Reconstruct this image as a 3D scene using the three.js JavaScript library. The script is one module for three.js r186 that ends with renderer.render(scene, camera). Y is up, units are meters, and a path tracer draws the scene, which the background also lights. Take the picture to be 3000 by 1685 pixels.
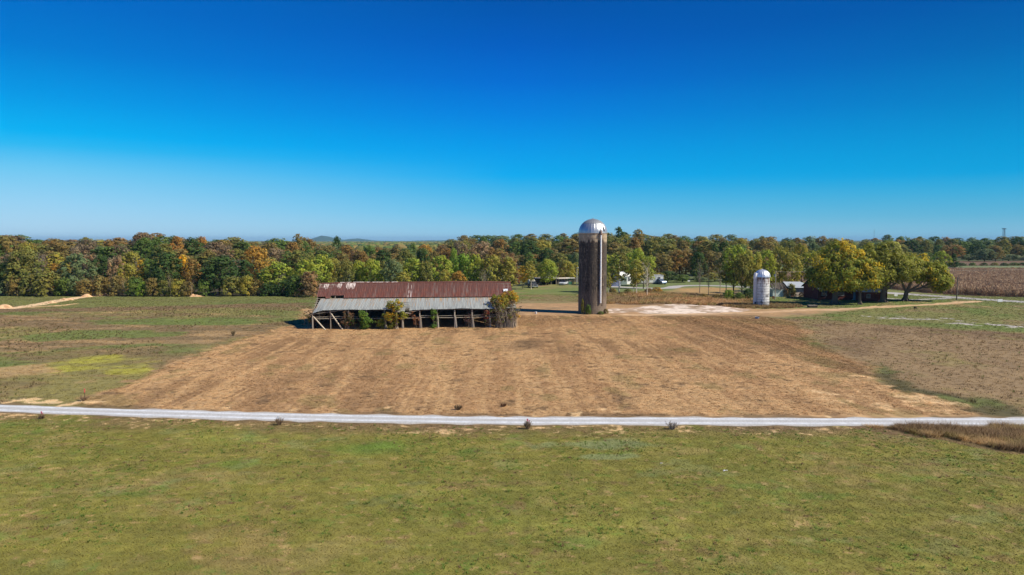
import * as THREE from 'three';
import { mergeGeometries } from 'three/addons/utils/BufferGeometryUtils.js';

// ---------------------------------------------------------------- camera
// photograph: 3000 x 1685 px, focal length about 2000 px, horizon at row 705, drone about 13 m up
const F = 2000, CX = 1500, CY = 842.5, EYE = 13, PITCH = Math.atan(137.5 / F);
const scene = new THREE.Scene();
const camera = new THREE.PerspectiveCamera(2 * Math.atan(CY / F) * 180 / Math.PI, 3000 / 1685, 0.5, 30000);
camera.position.set(0, EYE, 0);
camera.rotation.x = -PITCH;
const renderer = new THREE.WebGLRenderer({ antialias: true });
renderer.toneMapping = THREE.LinearToneMapping;
renderer.toneMappingExposure = 1.2;
renderer.shadowMap.enabled = true;

// ---------------------------------------------------------------- sky
const s2l = v => { v /= 255; return v <= 0.04045 ? v / 12.92 : Math.pow((v + 0.055) / 1.055, 2.4); };
const HIGH = [[30, 1, 72, 150], [60, 2, 60, 130], [90, 3, 58, 124]];
const SKY = [ // sRGB seen at elevations in degrees: to the left, ahead, to the right
  [[-90, 130, 155, 168], [-0.4, 190, 217, 232], [0.36, 182, 217, 238], [2.5, 153, 209, 240], [4.9, 108, 197, 239], [6.5, 44, 181, 238], [7.4, 4, 174, 238], [9.8, 1, 150, 226], [13.1, 1, 120, 206], [16.3, 1, 105, 194], ...HIGH],
  [[-90, 130, 155, 168], [-0.4, 170, 210, 230], [0.4, 152, 205, 230], [2.4, 101, 190, 230], [4.2, 58, 176, 230], [5.3, 5, 168, 234], [7.8, 1, 150, 229], [10.3, 1, 128, 220], [12.8, 1, 108, 208], [15.6, 1, 92, 190], [19, 1, 81, 167], ...HIGH],
  [[-90, 130, 155, 168], [-0.4, 152, 200, 218], [0.36, 138, 194, 218], [1.8, 96, 179, 213], [3.4, 58, 170, 216], [4.7, 5, 160, 218], [6.5, 1, 150, 212], [9.8, 1, 125, 195], [13.1, 1, 102, 178], [16.3, 1, 86, 165], ...HIGH]];
const skyAt = (T, e, o) => { let n = 1; while (n < T.length - 1 && T[n][0] < e) n++; const A = T[n - 1], B = T[n], t = Math.min(1, Math.max(0, (e - A[0]) / (B[0] - A[0]))); for (let c = 0; c < 3; c++) o[c] = s2l(A[c + 1]) * (1 - t) + s2l(B[c + 1]) * t; return o; };
{
  const w = 1024, h = 1024, data = new Float32Array(w * h * 4), k = 1.06 / 1.2, p = [0, 0, 0], q = [0, 0, 0];
  for (let j = 0; j < h; j++) for (let i = 0; i < w; i++) {
    const el = ((j + 0.5) / h - 0.5) * 180, az = ((i + 0.5) / w - 0.5) * 2 * Math.PI + Math.PI / 2, s = Math.max(-1, Math.min(1, Math.sin(az) / 0.56)), o = (j * w + i) * 4; // az 0 = the way the camera looks
    skyAt(SKY[1], el, p); skyAt(SKY[s < 0 ? 0 : 2], el, q); const t = Math.abs(s);
    for (let c = 0; c < 3; c++) data[o + c] = (p[c] * (1 - t) + q[c] * t) * k; data[o + 3] = 1;
  }
  const sky = new THREE.DataTexture(data, w, h, THREE.RGBAFormat, THREE.FloatType);
  sky.mapping = THREE.EquirectangularReflectionMapping; sky.magFilter = sky.minFilter = THREE.LinearFilter; sky.needsUpdate = true;
  scene.background = sky; scene.environment = sky;
}
// ---------------------------------------------------------------- sun: from the right, a little behind the camera, 42 degrees up
const SUN_AZ = 17 * Math.PI / 180, SUN_EL = 42 * Math.PI / 180;
const sunDir = new THREE.Vector3(Math.cos(SUN_EL) * Math.cos(SUN_AZ), Math.sin(SUN_EL), Math.cos(SUN_EL) * Math.sin(SUN_AZ));
const sun = new THREE.DirectionalLight(new THREE.Color().setRGB(1, 0.93, 0.8), 4.7);
sun.position.copy(sunDir).multiplyScalar(400).add(new THREE.Vector3(0, 0, -120));
sun.target.position.set(0, 0, -120);
sun.castShadow = true; sun.shadow.radius = 1; sun.shadow.mapSize.set(4096, 4096);
Object.assign(sun.shadow.camera, { left: -220, right: 220, top: 220, bottom: -220, near: 1, far: 1200 });
scene.add(sun, sun.target);

scene.fog = new THREE.FogExp2(new THREE.Color().setRGB(0.34, 0.66, 1), 0.00007); // thin blue air
// ---------------------------------------------------------------- helpers
function rng(seed) { let a = seed >>> 0; return () => { a = (a + 0x6D2B79F5) | 0; let t = Math.imul(a ^ (a >>> 15), 1 | a); t = (t + Math.imul(t ^ (t >>> 7), 61 | t)) ^ t; return ((t ^ (t >>> 14)) >>> 0) / 4294967296; }; }
const mix = (a, b, t) => a + (b - a) * t, clamp = (v, a = 0, b = 1) => Math.min(b, Math.max(a, v));
const smooth = (a, b, v) => { const t = clamp((v - a) / (b - a)); return t * t * (3 - 2 * t); };
const LAT = new Float32Array(65536); { const r = rng(7); for (let i = 0; i < 65536; i++) LAT[i] = r() * 2 - 1; }
function noise(x, y, s = 0) { // value noise, -1..1
  const xi = Math.floor(x), yi = Math.floor(y); let fx = x - xi, fy = y - yi; fx = fx * fx * (3 - 2 * fx); fy = fy * fy * (3 - 2 * fy);
  const r0 = ((yi + s * 37) & 255) << 8, r1 = ((yi + 1 + s * 37) & 255) << 8, c0 = (xi + s * 91) & 255, c1 = (xi + 1 + s * 91) & 255;
  const a = LAT[r0 | c0], b = LAT[r0 | c1], c = LAT[r1 | c0], d = LAT[r1 | c1];
  return a + (b - a) * fx + (c - a) * fy + (a - b - c + d) * fx * fy;
}
const fbm = (x, y, s = 0) => noise(x, y, s) * 0.52 + noise(x * 2.13, y * 2.13, s + 1) * 0.29 + noise(x * 4.9, y * 4.9, s + 2) * 0.19;
function ray(px, py) { const x = (px - CX) / F, y = -(py - CY) / F, c = Math.cos(PITCH), s = Math.sin(PITCH); return [x, y * c - s, -y * s - c]; }
function G(px, py, h = 0) { const r = ray(px, py), t = (h - EYE) / r[1]; return [r[0] * t, -r[2] * t]; }              // where a pixel's ray meets the level h: [x, distance]
function V(px, py, D) { const r = ray(px, py), t = D / -r[2]; return new THREE.Vector3(r[0] * t, EYE + r[1] * t, -D); } // a pixel's ray at the distance D
const rise = (x, d) => { // wooded ground climbs gently beyond the fields
  const p = x / Math.max(d, 1), L = smooth(-0.28, -0.36, p) * smooth(168, 330, d) * 5, R = smooth(-0.1, -0.04, p) * smooth(0.42, 0.3, p) * smooth(225, 420, d) * 6.5;
  return L + R;
};
const hf = (x, d) => (noise(x / 26, d / 26, 5) * 0.09 + noise(x / 9, d / 9, 6) * 0.02) * smooth(700, 300, d) + rise(x, d);
const VZ = (x, d, y = 0) => new THREE.Vector3(x, hf(x, d) + y, -d);

const taken = {};
function numbered(name) { const n = taken[name] = (taken[name] ?? -1) + 1; return n ? name + '_' + String(n).padStart(3, '0') : name; }
const shade = o => { o.castShadow = o.receiveShadow = true; return o; };
function tag(o, label, category, group, kind) { if (label) o.userData.label = label; if (category) o.userData.category = category; if (group) o.userData.group = group; if (kind) o.userData.kind = kind; return o; }
function thing(name, label, category, pos, turn = 0, group) { const o = new THREE.Group(); o.name = numbered(name); if (pos) o.position.copy(pos); o.rotation.y = turn; tag(o, label, category, group); scene.add(o); return o; }
function part(parent, name, geo, mat) { const m = shade(new THREE.Mesh(geo, mat)); m.name = name; parent.add(m); return m; }
function solo(name, geo, mat, label, category, group, kind) { const m = shade(new THREE.Mesh(geo, mat)); m.name = numbered(name); scene.add(m); return tag(m, label, category, group, kind); }
const lin = (r, g, b, k = 1) => new THREE.Color().setRGB(s2l(r) * k, s2l(g) * k, s2l(b) * k);
const mat = (c, rough = 0.9, o = {}) => new THREE.MeshStandardMaterial({ color: Array.isArray(c) ? lin(...c) : c, roughness: rough, ...o });

const L2S = new Uint8Array(4097); for (let i = 0; i <= 4096; i++) { const v = i / 4096; L2S[i] = Math.round(255 * (v <= 0.0031308 ? v * 12.92 : 1.055 * Math.pow(v, 1 / 2.4) - 0.055)); }
function tex(w, h, fn, repeat) { // fn(u, v, out) gives linear colour
  const d = new Uint8Array(w * h * 4), o = [0, 0, 0];
  for (let j = 0, k = 0; j < h; j++) for (let i = 0; i < w; i++, k += 4) { fn((i + 0.5) / w, (j + 0.5) / h, o); for (let c = 0; c < 3; c++) d[k + c] = L2S[(clamp(o[c]) * 4096) | 0]; d[k + 3] = 255; }
  const t = new THREE.DataTexture(d, w, h); t.colorSpace = THREE.SRGBColorSpace; t.magFilter = THREE.LinearFilter; t.minFilter = THREE.LinearMipmapLinearFilter; t.generateMipmaps = true;
  if (repeat) t.wrapS = t.wrapT = THREE.RepeatWrapping; t.needsUpdate = true; return t;
}
function grey(w, h, fn, repeat) {
  const d = new Uint8Array(w * h * 4);
  for (let j = 0, k = 0; j < h; j++) for (let i = 0; i < w; i++, k += 4) { const v = clamp(fn((i + 0.5) / w, (j + 0.5) / h)) * 255; d[k] = d[k + 1] = d[k + 2] = v; d[k + 3] = 255; }
  const t = new THREE.DataTexture(d, w, h); t.magFilter = THREE.LinearFilter; if (repeat) t.wrapS = t.wrapT = THREE.RepeatWrapping; t.needsUpdate = true; return t;
}
const Y = new THREE.Vector3(0, 1, 0);
function bar(a, b, w, h = w) { // square timber from a to b
  const d = new THREE.Vector3().subVectors(b, a), g = new THREE.BoxGeometry(w, d.length(), h);
  g.applyQuaternion(new THREE.Quaternion().setFromUnitVectors(Y, d.clone().normalize())); g.translate((a.x + b.x) / 2, (a.y + b.y) / 2, (a.z + b.z) / 2); return g;
}
function limb(a, b, r0, r1, n = 5) {
  const d = new THREE.Vector3().subVectors(b, a), g = new THREE.CylinderGeometry(r1, r0, d.length(), n, 1, true);
  g.applyQuaternion(new THREE.Quaternion().setFromUnitVectors(Y, d.clone().normalize())); g.translate((a.x + b.x) / 2, (a.y + b.y) / 2, (a.z + b.z) / 2); return g;
}
const box = (w, h, d, x = 0, y = 0, z = 0) => new THREE.BoxGeometry(w, h, d).translate(x, y, z);
const v3 = (x, y, z) => new THREE.Vector3(x, y, z);
function meshFrom(pos, nor, col, uv, idx) {
  const g = new THREE.BufferGeometry(); g.setAttribute('position', new THREE.Float32BufferAttribute(pos, 3));
  if (nor) g.setAttribute('normal', new THREE.Float32BufferAttribute(nor, 3)); if (col) g.setAttribute('color', new THREE.Float32BufferAttribute(col, 3));
  if (uv) g.setAttribute('uv', new THREE.Float32BufferAttribute(uv, 2)); if (idx) g.setIndex(idx); if (!nor) g.computeVertexNormals(); return g;
}

// ================================================================ GROUND
const poly = pts => pts.map(([px, py]) => G(px, py));
const ZX0 = -150, ZX1 = 150, ZD0 = 6, ZD1 = 214, ZS = 0.5, ZW = (ZX1 - ZX0) / ZS, ZH = (ZD1 - ZD0) / ZS;
function distSeg(x, y, a, b) { const dx = b[0] - a[0], dy = b[1] - a[1], t = clamp(((x - a[0]) * dx + (y - a[1]) * dy) / (dx * dx + dy * dy)); return Math.hypot(x - a[0] - t * dx, y - a[1] - t * dy); }
function field(fn) { // signed metres on a grid, read back with interpolation
  const g = new Float32Array((ZW + 1) * (ZH + 1));
  for (let j = 0; j <= ZH; j++) for (let i = 0; i <= ZW; i++) g[j * (ZW + 1) + i] = fn(ZX0 + i * ZS, ZD0 + j * ZS);
  return (x, d) => { const u = clamp((x - ZX0) / ZS, 0, ZW - 0.001), v = clamp((d - ZD0) / ZS, 0, ZH - 0.001), i = u | 0, j = v | 0, fu = u - i, fv = v - j, k = j * (ZW + 1) + i; return mix(mix(g[k], g[k + 1], fu), mix(g[k + ZW + 1], g[k + ZW + 2], fu), fv); };
}
function area(pts) { // positive inside
  const P = poly(pts);
  return field((x, y) => { let m = 1e9, inside = false; for (let i = 0, j = P.length - 1; i < P.length; j = i++) { const a = P[i], b = P[j]; m = Math.min(m, distSeg(x, y, a, b)); if ((a[1] > y) !== (b[1] > y) && x < (b[0] - a[0]) * (y - a[1]) / (b[1] - a[1]) + a[0]) inside = !inside; } return inside ? m : -m; });
}
function line(pts) { const P = poly(pts); return field((x, y) => { let m = 1e9; for (let i = 1; i < P.length; i++) m = Math.min(m, distSeg(x, y, P[i - 1], P[i])); return m; }); }

const ROAD = [[-1500, 1140], [-500, 1176], [0, 1195], [500, 1211], [1000, 1223.5], [1500, 1232], [2000, 1235.5], [2500, 1239], [3000, 1239], [3600, 1237], [4600, 1232]];
const roadPts = poly(ROAD), roadD = field((x, d) => { let m = 1e9, s = 1; for (let i = 1; i < roadPts.length; i++) { const a = roadPts[i - 1], b = roadPts[i], q = distSeg(x, d, a, b); if (q < m) { m = q; s = ((b[0] - a[0]) * (d - a[1]) - (b[1] - a[1]) * (x - a[0])) > 0 ? 1 : -1; } } return m * s; }); // + beyond the road
const Z = {
  straw: area([[235, 1186], [420, 1105], [560, 1046], [690, 1002], [800, 968], [880, 948], [900, 905], [1500, 885], [1560, 902], [1700, 900], [1800, 905], [1960, 935], [2060, 958], [2180, 998], [2330, 1040], [2420, 1075], [2560, 1122], [2700, 1165], [2870, 1216], [2500, 1236], [1500, 1232], [900, 1220], [500, 1204]]),
  dull: area([[1560, 890], [1790, 900], [2000, 922], [2230, 925], [2330, 945], [2370, 990], [2440, 1030], [2520, 1070], [2560, 1120], [2420, 1078], [2180, 1000], [1960, 938]]),
  brown: area([[2000, 922], [2330, 932], [2560, 950], [3000, 975], [3400, 1000], [3400, 1242], [2900, 1230], [2700, 1165], [2560, 1115], [2440, 1030], [2370, 990], [2330, 945]]),
  rgreen: area([[2260, 922], [2520, 905], [2880, 885], [3400, 915], [3400, 1010], [2900, 965], [2700, 955], [2420, 935]]),
  ditch: area([[2440, 1040], [2600, 1088], [2760, 1145], [2990, 1210], [3020, 1232], [2880, 1222], [2700, 1168], [2530, 1108]]),
  yard: area([[2230, 905], [2262, 866], [2630, 864], [2700, 876], [2860, 880], [2500, 905]]),
  back: area([[1505, 889], [1500, 846], [1600, 832], [1705, 838], [1705, 887]]),
  lot: area([[1480, 905], [1500, 884], [1800, 888], [1900, 885], [2240, 900], [2500, 907], [2300, 930], [1900, 925], [1560, 925]]),
  pad: area([[1735, 916], [1790, 906], [1900, 896], [1980, 891], [2100, 896], [2205, 907], [2150, 914], [2000, 919], [1900, 917], [1850, 912], [1800, 917]]),
  weeds: area([[1705, 888], [1705, 870], [1790, 862], [1900, 856], [2000, 862], [2220, 872], [2225, 902], [2100, 896], [1980, 890], [1850, 891]]),
  far: area([[1780, 856], [1780, 838], [1950, 822], [2300, 820], [2330, 866], [2050, 862], [1930, 850]]),
  hay: area([[1945, 858], [1990, 846], [2060, 840], [2160, 846], [2190, 862], [2050, 864]]),
  yellow: area([[150, 1066], [250, 1050], [320, 1040], [380, 1040], [420, 1052], [520, 1062], [460, 1085], [400, 1098], [300, 1086], [180, 1090]]),
  tan1: area([[-40, 1080], [60, 1070], [150, 1068], [160, 1088], [40, 1098], [-60, 1098]]),
  greenB: area([[240, 942], [420, 935], [640, 932], [780, 935], [720, 952], [560, 950], [300, 950]]),
  greenC: area([[40, 985], [200, 968], [420, 966], [560, 972], [520, 985], [300, 990], [120, 1000]]),
  brownA: area([[-60, 902], [200, 903], [520, 896], [900, 888], [900, 900], [560, 905], [260, 912], [-60, 916]]),
  brownB: area([[-60, 925], [300, 930], [300, 945], [600, 955], [840, 945], [760, 980], [600, 1010], [400, 1005], [200, 1020], [-60, 1030], [-60, 1000], [150, 985], [120, 955], [-60, 960]]),
  weedRoad: area([[2535, 1252], [2620, 1254], [2760, 1260], [3000, 1254], [3300, 1252], [3300, 1375], [3000, 1324], [2850, 1300], [2700, 1277], [2600, 1264]]),
  corn: area([[2640, 852], [2760, 862], [3000, 872], [3400, 884], [3600, 830], [3600, 799], [2740, 798], [2600, 815], [2560, 838]]),
};
const trackD = line([[1840, 921], [2000, 920], [2100, 918], [2300, 912], [2500, 905], [2700, 894], [2860, 882]]);
const track2 = line([[2700, 885], [2600, 880], [2750, 888], [2900, 899], [3100, 915]]);
const C = (r, g, b, k = 0.86) => [s2l(r) * k, s2l(g) * k, s2l(b) * k];
const K = {
  st1: C(208, 169, 118), st2: C(185, 145, 99), st3: C(156, 122, 82), st4: C(122, 95, 64), stg: C(154, 134, 82),
  lw1: C(137, 131, 57), lw2: C(122, 124, 48), lw3: C(158, 142, 84), lw4: C(108, 134, 48), lw5: C(134, 104, 72), lw6: C(142, 140, 62), lw7: C(136, 144, 92), lw8: C(148, 126, 76),
  soil: C(238, 204, 152), soil2: C(206, 166, 120), me1: C(144, 134, 74), me2: C(138, 112, 78), me3: C(114, 124, 58), me4: C(174, 168, 62), me5: C(192, 158, 108), me6: C(110, 98, 60),
  br1: C(154, 128, 90), br2: C(130, 105, 73), br3: C(94, 86, 48), gr1: C(116, 128, 58), gr2: C(132, 130, 70), conc: C(246, 226, 204), conc2: C(200, 172, 146), ash: C(202, 192, 184),
  trk: C(220, 184, 140), forest: C(72, 62, 40), hay: C(196, 152, 98), farg: C(112, 124, 66), cornf: C(120, 92, 66), far: C(92, 100, 56),
};
const into = (o, c, t) => { o[0] += (c[0] - o[0]) * t; o[1] += (c[1] - o[1]) * t; o[2] += (c[2] - o[2]) * t; };
function groundRGB(x, d, o) {
  const wx = x + noise(x / 3.1, d / 3.1, 11) * 0.9 + noise(x / 0.9, d / 0.9, 12) * 0.35, wd = d + noise(x / 3.3, d / 3.3, 13) * 0.9 + noise(x / 1.0, d / 1.0, 14) * 0.35;
  const n1 = fbm(x / 14, d / 14, 20), n2 = fbm(x / 4.2, d / 4.2, 24), n3 = noise(x / 0.8, d / 0.8, 28), n4 = noise(x / 0.25, d / 0.25, 29), n5 = fbm(x / 1.7, d / 1.7, 30);
  let k = 1 + 0.13 * n3 + 0.17 * n4;
  if (d > 214) { // far country
    o[0] = K.far[0]; o[1] = K.far[1]; o[2] = K.far[2]; into(o, K.forest, smooth(0.1, -0.3, n1));
    const p = x / d; if (p > 0.33) { const s = smooth(286, 292, d) * smooth(356, 345, d); into(o, K.cornf, smooth(352, 358, d) * smooth(440, 430, d)); into(o, K.farg, s); if (d < 288) into(o, K.cornf, 1); }
    else if (p > 0.13) into(o, K.farg, smooth(245, 220, d));
    o[0] *= k; o[1] *= k; o[2] *= k; return o;
  }
  const rd = roadD(wx, wd);
  if (rd < 0) { // lawn this side of the road
    k *= 1 + 0.1 * noise(x / 9, d / 0.35, 140) + 0.07 * noise(x / 16, d / 1.1, 141);
    o[0] = K.lw1[0]; o[1] = K.lw1[1]; o[2] = K.lw1[2];
    into(o, K.lw2, 0.7 * smooth(-0.1, 0.5, n1 - 0.1 * n2)); into(o, K.lw6, 0.6 * smooth(0.1, 0.5, fbm(x / 7, d / 5, 40)));
    into(o, K.lw3, 0.6 * smooth(0.12, 0.5, fbm(x / 5 + 3, d / 3.4, 44)) + 0.4 * smooth(0.1, 0.45, n5)); into(o, K.lw2, 0.6 * smooth(0.1, 0.4, fbm(x / 1.3 + 6, d / 1.1, 36)));
    into(o, K.lw8, 0.5 * smooth(0.16, 0.5, 0.7 * fbm(x / 6 + 9, d / 4, 48) + 0.4 * n5 + 0.018 * (x - 8) * smooth(36, 44, d) + 0.12 * smooth(-4, -20, x)));
    into(o, K.lw4, 0.6 * smooth(0.26, 0.55, 0.7 * fbm(x / 3.4 + 5, d / 2.6, 52) + 0.5 * n5)); into(o, K.lw5, 0.5 * smooth(0.4, 0.56, fbm(x / 1.2 + 2, d / 0.9, 56))); into(o, K.lw4, 0.5 * smooth(0.36, 0.5, fbm(x / 0.6 + 2, d / 0.5, 57))); into(o, K.soil2, 0.45 * smooth(0.42, 0.55, fbm(x / 0.5 + 7, d / 0.4, 58)));
    const g1 = 1 - Math.hypot((x + 8.5) / 3.5, (d - 42.5) / 2.2), g2 = 1 - Math.hypot((x - 5.5) / 4.5, (d - 42.8) / 1.6), g3 = 1 - Math.hypot((x - 5.2) / 3, (d - 40.4) / 0.7);
    into(o, K.lw4, 0.9 * smooth(0, 0.7, g1 + 0.5 * n2)); into(o, K.lw7, 0.9 * smooth(0.1, 0.6, Math.max(g2, g3) + 0.6 * n5));
    into(o, K.lw7, 0.3 * smooth(0.4, 0.56, fbm(x / 2.6 + 31, d / 2.2, 60)));
    const verge = smooth(-5.2, -1.6, rd), s = n5 + 0.35 * n3 + 0.25 * n4;
    into(o, K.me2, 0.75 * verge * smooth(-0.5, 0.2, n2 + 0.3 + 0.5 * n3)); into(o, K.soil, 0.75 * smooth(0.3, 0.5, 0.3 * s + 0.75 * fbm(x / 0.5, d / 0.4, 33) + 0.3 * verge - 0.12 + 0.1 * n1 - 0.4 * smooth(-4, -6.5, rd)));
    into(o, K.br2, 0.7 * smooth(-1.7, -1.15, rd));
    if (Z.weedRoad(wx, wd) > -1) into(o, K.br2, 0.8);
  } else {
    // meadow beyond the road
    o[0] = K.me1[0]; o[1] = K.me1[1]; o[2] = K.me1[2];
    const q = (f, s = 2) => smooth(-s, s, f(wx, wd) + n2 * 2.2);
    into(o, K.me3, smooth(-0.15, 0.35, n1)); into(o, K.me2, 0.75 * smooth(0, 0.5, fbm(x / 9 + 4, d / 5, 64))); into(o, K.me5, 0.6 * smooth(0.2, 0.6, fbm(x / 4 + 7, d / 3, 68)));
    if (x < -20 || d > 120) { into(o, K.me3, 0.7 * smooth(126, 140, d)); into(o, K.me2, 0.95 * q(Z.brownA, 1.2)); into(o, K.me2, 0.85 * q(Z.brownB, 1.4)); into(o, K.me5, 0.6 * q(Z.brownB) * smooth(-0.1, 0.35, fbm(x / 7, d / 2.2, 170))); into(o, K.gr1, q(Z.greenB, 1)); into(o, K.gr1, 0.9 * q(Z.greenC, 1)); into(o, K.me6, 0.45 * smooth(0.15, 0.45, fbm(x / 16, d / 1.8, 174))); into(o, K.me4, 0.85 * q(Z.yellow, 1.2) * smooth(-0.5, 0.15, n2)); into(o, K.me5, 0.8 * q(Z.tan1, 1)); }
    into(o, K.me6, 0.5 * smooth(0.3, 0.5, n5));
    if (x > 0) {
      const b = q(Z.brown, 3); into(o, K.br1, b); into(o, K.br2, b * 0.8 * smooth(-0.1, 0.35, n1 + 0.4 * n2)); into(o, K.me1, b * 0.5 * smooth(0.2, 0.5, fbm(x / 6, d / 6, 72)));
      const g = q(Z.rgreen, 3); into(o, K.gr2, g); into(o, K.gr1, g * smooth(-0.1, 0.3, n1)); into(o, K.br1, g * 0.6 * smooth(0.15, 0.4, fbm(x / 8, d / 9, 76)));
      into(o, K.ash, 0.95 * Math.max(smooth(2.4, 0.4, distSeg(wx, wd, [62, 116], [74, 113]) - 2 * n5), smooth(2.6, 0.4, distSeg(wx, wd, [71, 108], [79, 103.5]) - 2 * n5)) * smooth(0.05, 0.3, n5 + 0.2 * n3));
      into(o, K.br3, q(Z.ditch, 1)); into(o, K.gr1, 0.6 * q(Z.ditch, 1.5) * smooth(0.1, 0.4, n2));
    }
    const dul = q(Z.dull, 1.6);
    const st = smooth(-1.1, 0.9, Z.straw(wx, wd) + 1.1 * n5 + 0.5 * n3), lot = q(Z.lot, 1.5);
    const rows = noise(x / 0.34 + d * 0.03 + n1, d / 14, 80) * 0.55 + noise(x / 1.3 + d * 0.09 + n1, d / 30, 81) * 0.6;
    if (dul > 0) { into(o, K.st3, dul); into(o, K.st2, dul * smooth(-0.2, 0.5, rows + n5 * 0.5)); into(o, K.stg, 0.6 * dul * smooth(0, 0.4, n1)); }
    if (st > 0) {
      into(o, K.st2, st); into(o, K.st1, st * smooth(-0.3, 0.42, rows * 0.6 + n1 * 0.4 + n5 * 0.45 + 0.1)); into(o, K.st3, st * 0.6 * smooth(0.12, 0.55, -n1 * 0.7 - rows * 0.35 + fbm(x / 6 + 1, d / 8, 84) * 0.6));
      into(o, K.st4, st * 0.7 * smooth(0.34, 0.55, n5)); into(o, K.stg, st * 0.55 * smooth(0.25, 0.5, fbm(x / 3 + 8, d / 5, 88)));
      const dk = 1 - Math.hypot((x - 2.5) / 5, (d - 84) / 6); into(o, K.st4, st * 0.6 * smooth(0, 0.8, dk + n2 * 0.5));
      into(o, K.soil, st * 0.8 * smooth(0.2, 0.45, n5 + 0.3 * n3 - 0.6 + 0.75 * smooth(6, 1, distSeg(wx, wd, [27, 55.5], [37, 51])) + 0.6 * smooth(1.6, 0.3, distSeg(wx, wd, [31, 69], [36, 56]))));
    }
    if (lot > 0) { into(o, K.st2, lot * 0.9); into(o, K.br1, lot * smooth(-0.05, 0.35, n1 + n2 * 0.5)); into(o, K.soil2, lot * 0.6 * smooth(0.2, 0.5, fbm(x / 6, d / 3, 92))); }
    const bk = q(Z.back, 2); into(o, K.gr2, bk); into(o, K.gr1, bk * smooth(-0.2, 0.3, n1)); into(o, K.br1, bk * 0.7 * smooth(0.05, 0.4, fbm(x / 7, d / 5, 96)));
    if (x > 0) {
      const yd = q(Z.yard, 1.5); into(o, K.gr1, yd); into(o, K.br1, 0.5 * yd * smooth(0.1, 0.4, n2)); const fr = q(Z.far, 3); into(o, K.farg, fr); into(o, K.hay, q(Z.hay, 3) * (0.7 + 0.3 * n2)); into(o, K.br2, q(Z.weeds, 1));
      const pd = smooth(-0.8, 0.8, Z.pad(wx, wd)); into(o, K.conc2, pd * 0.8); into(o, K.conc, pd * smooth(-0.25, 0.1, fbm(x / 2.4, d / 5, 100) + 0.3 * n3)); into(o, K.br1, pd * 0.8 * smooth(0.2, 0.4, fbm(x / 3, d / 1.6, 104)));
      into(o, K.soil2, 0.9 * smooth(1.7, 1.0, trackD(wx, wd) + 0.6 * n2)); into(o, K.trk, 0.8 * smooth(0.6, 0.2, Math.abs(trackD(wx, wd) - 0.75))); into(o, K.soil2, 0.6 * smooth(0.7, 0.2, track2(wx, wd) + n5));
    }
    if (rd < 3) { into(o, K.br2, 0.75 * smooth(2.0, 1.25, rd)); into(o, K.soil, 0.85 * smooth(0.25, 0.45, n5 + 0.3 * n3 - 0.25 + 0.6 * smooth(5, 1, Math.hypot((x + 35.5) / 1.6, (d - 55.3) / 0.7)))); }
    const fo = x < 2 ? smooth(158, 163, wd) * (x < -44 ? 1 : smooth(164, 170, wd)) * (x > -3 ? 0 : 1) : 0; into(o, K.forest, fo);
    if (x > 55) into(o, K.cornf, q(Z.corn, 1));
  }
  o[0] *= k; o[1] *= k; o[2] *= k; return o;
}
{
  const steps = (a, b, s) => { const n = Math.max(1, Math.round((b - a) / s)); return Array.from({ length: n }, (_, i) => a + (b - a) * i / n); };
  const grow = (a, b, n) => Array.from({ length: n }, (_, i) => a * Math.pow(b / a, i / n));
  const xs = [...grow(150, 9000, 18).reverse().map(v => -v - 1e-3), ...steps(-150, -64, 1.4), ...steps(-64, 64, 0.7), ...steps(64, 150, 1.4), ...grow(150, 9000, 18), 9000];
  xs[0] = -9000;
  const ds = [-60, -30, -10, ...steps(0, 16, 2), ...steps(16, 62, 0.6), ...steps(62, 210, 1), ...grow(210, 14000, 46), 14000];
  const zones = [[-64, 64, 16, 62, 1600, 800], [-150, 150, 62, 210, 2048, 900], [-420, 420, 210, 700, 512, 512], null];
  const geos = zones.map((z, zi) => {
    const pos = [], nor = [], uv = [], idx = [], id = new Map();
    const vert = (i, j) => { const k = i * 4096 + j; if (id.has(k)) return id.get(k); const x = xs[i], d = ds[j], e = 0.4, h = hf(x, d); pos.push(x, h, -d); const n = v3(-(hf(x + e, d) - h) / e, 1, (hf(x, d + e) - h) / e).normalize(); nor.push(n.x, n.y, n.z); uv.push(...(z ? [(x - z[0]) / (z[1] - z[0]), (d - z[2]) / (z[3] - z[2])] : [x / 40, d / 40])); id.set(k, pos.length / 3 - 1); return pos.length / 3 - 1; };
    for (let i = 0; i + 1 < xs.length; i++) for (let j = 0; j + 1 < ds.length; j++) {
      const mx = (xs[i] + xs[i + 1]) / 2, md = (ds[j] + ds[j + 1]) / 2, at = zones.findIndex(q => q && mx > q[0] && mx < q[1] && md > q[2] && md < q[3]);
      if ((at < 0 ? 3 : at) !== zi) continue; const a = vert(i, j), b = vert(i + 1, j), c = vert(i + 1, j + 1), d = vert(i, j + 1); idx.push(a, b, c, a, c, d);
    }
    return meshFrom(pos, nor, null, uv, idx);
  });
  const mats = zones.map(z => z ? mat(new THREE.Color(1, 1, 1), 1, { map: tex(z[4], z[5], (u, v, o) => groundRGB(mix(z[0], z[1], u), mix(z[2], z[3], v), o)) })
    : mat(new THREE.Color(1, 1, 1), 1, { map: tex(256, 256, (u, v, o) => { const t = 0.5 + 0.5 * Math.sin(u * 12.566 + noise(u * 8, v * 8, 3)) * Math.sin(v * 12.566), n = noise(u * 60, v * 60, 4); for (let c = 0; c < 3; c++) o[c] = mix(K.far[c], K.me1[c], t * 0.6) * (1 + 0.12 * n); }, true) }));
  const g = mergeGeometries(geos, true);
  solo('ground', g, mats, 'wide mown field, lawn and pasture stretching to the wooded horizon', 'ground', null, 'structure');
}
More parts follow.
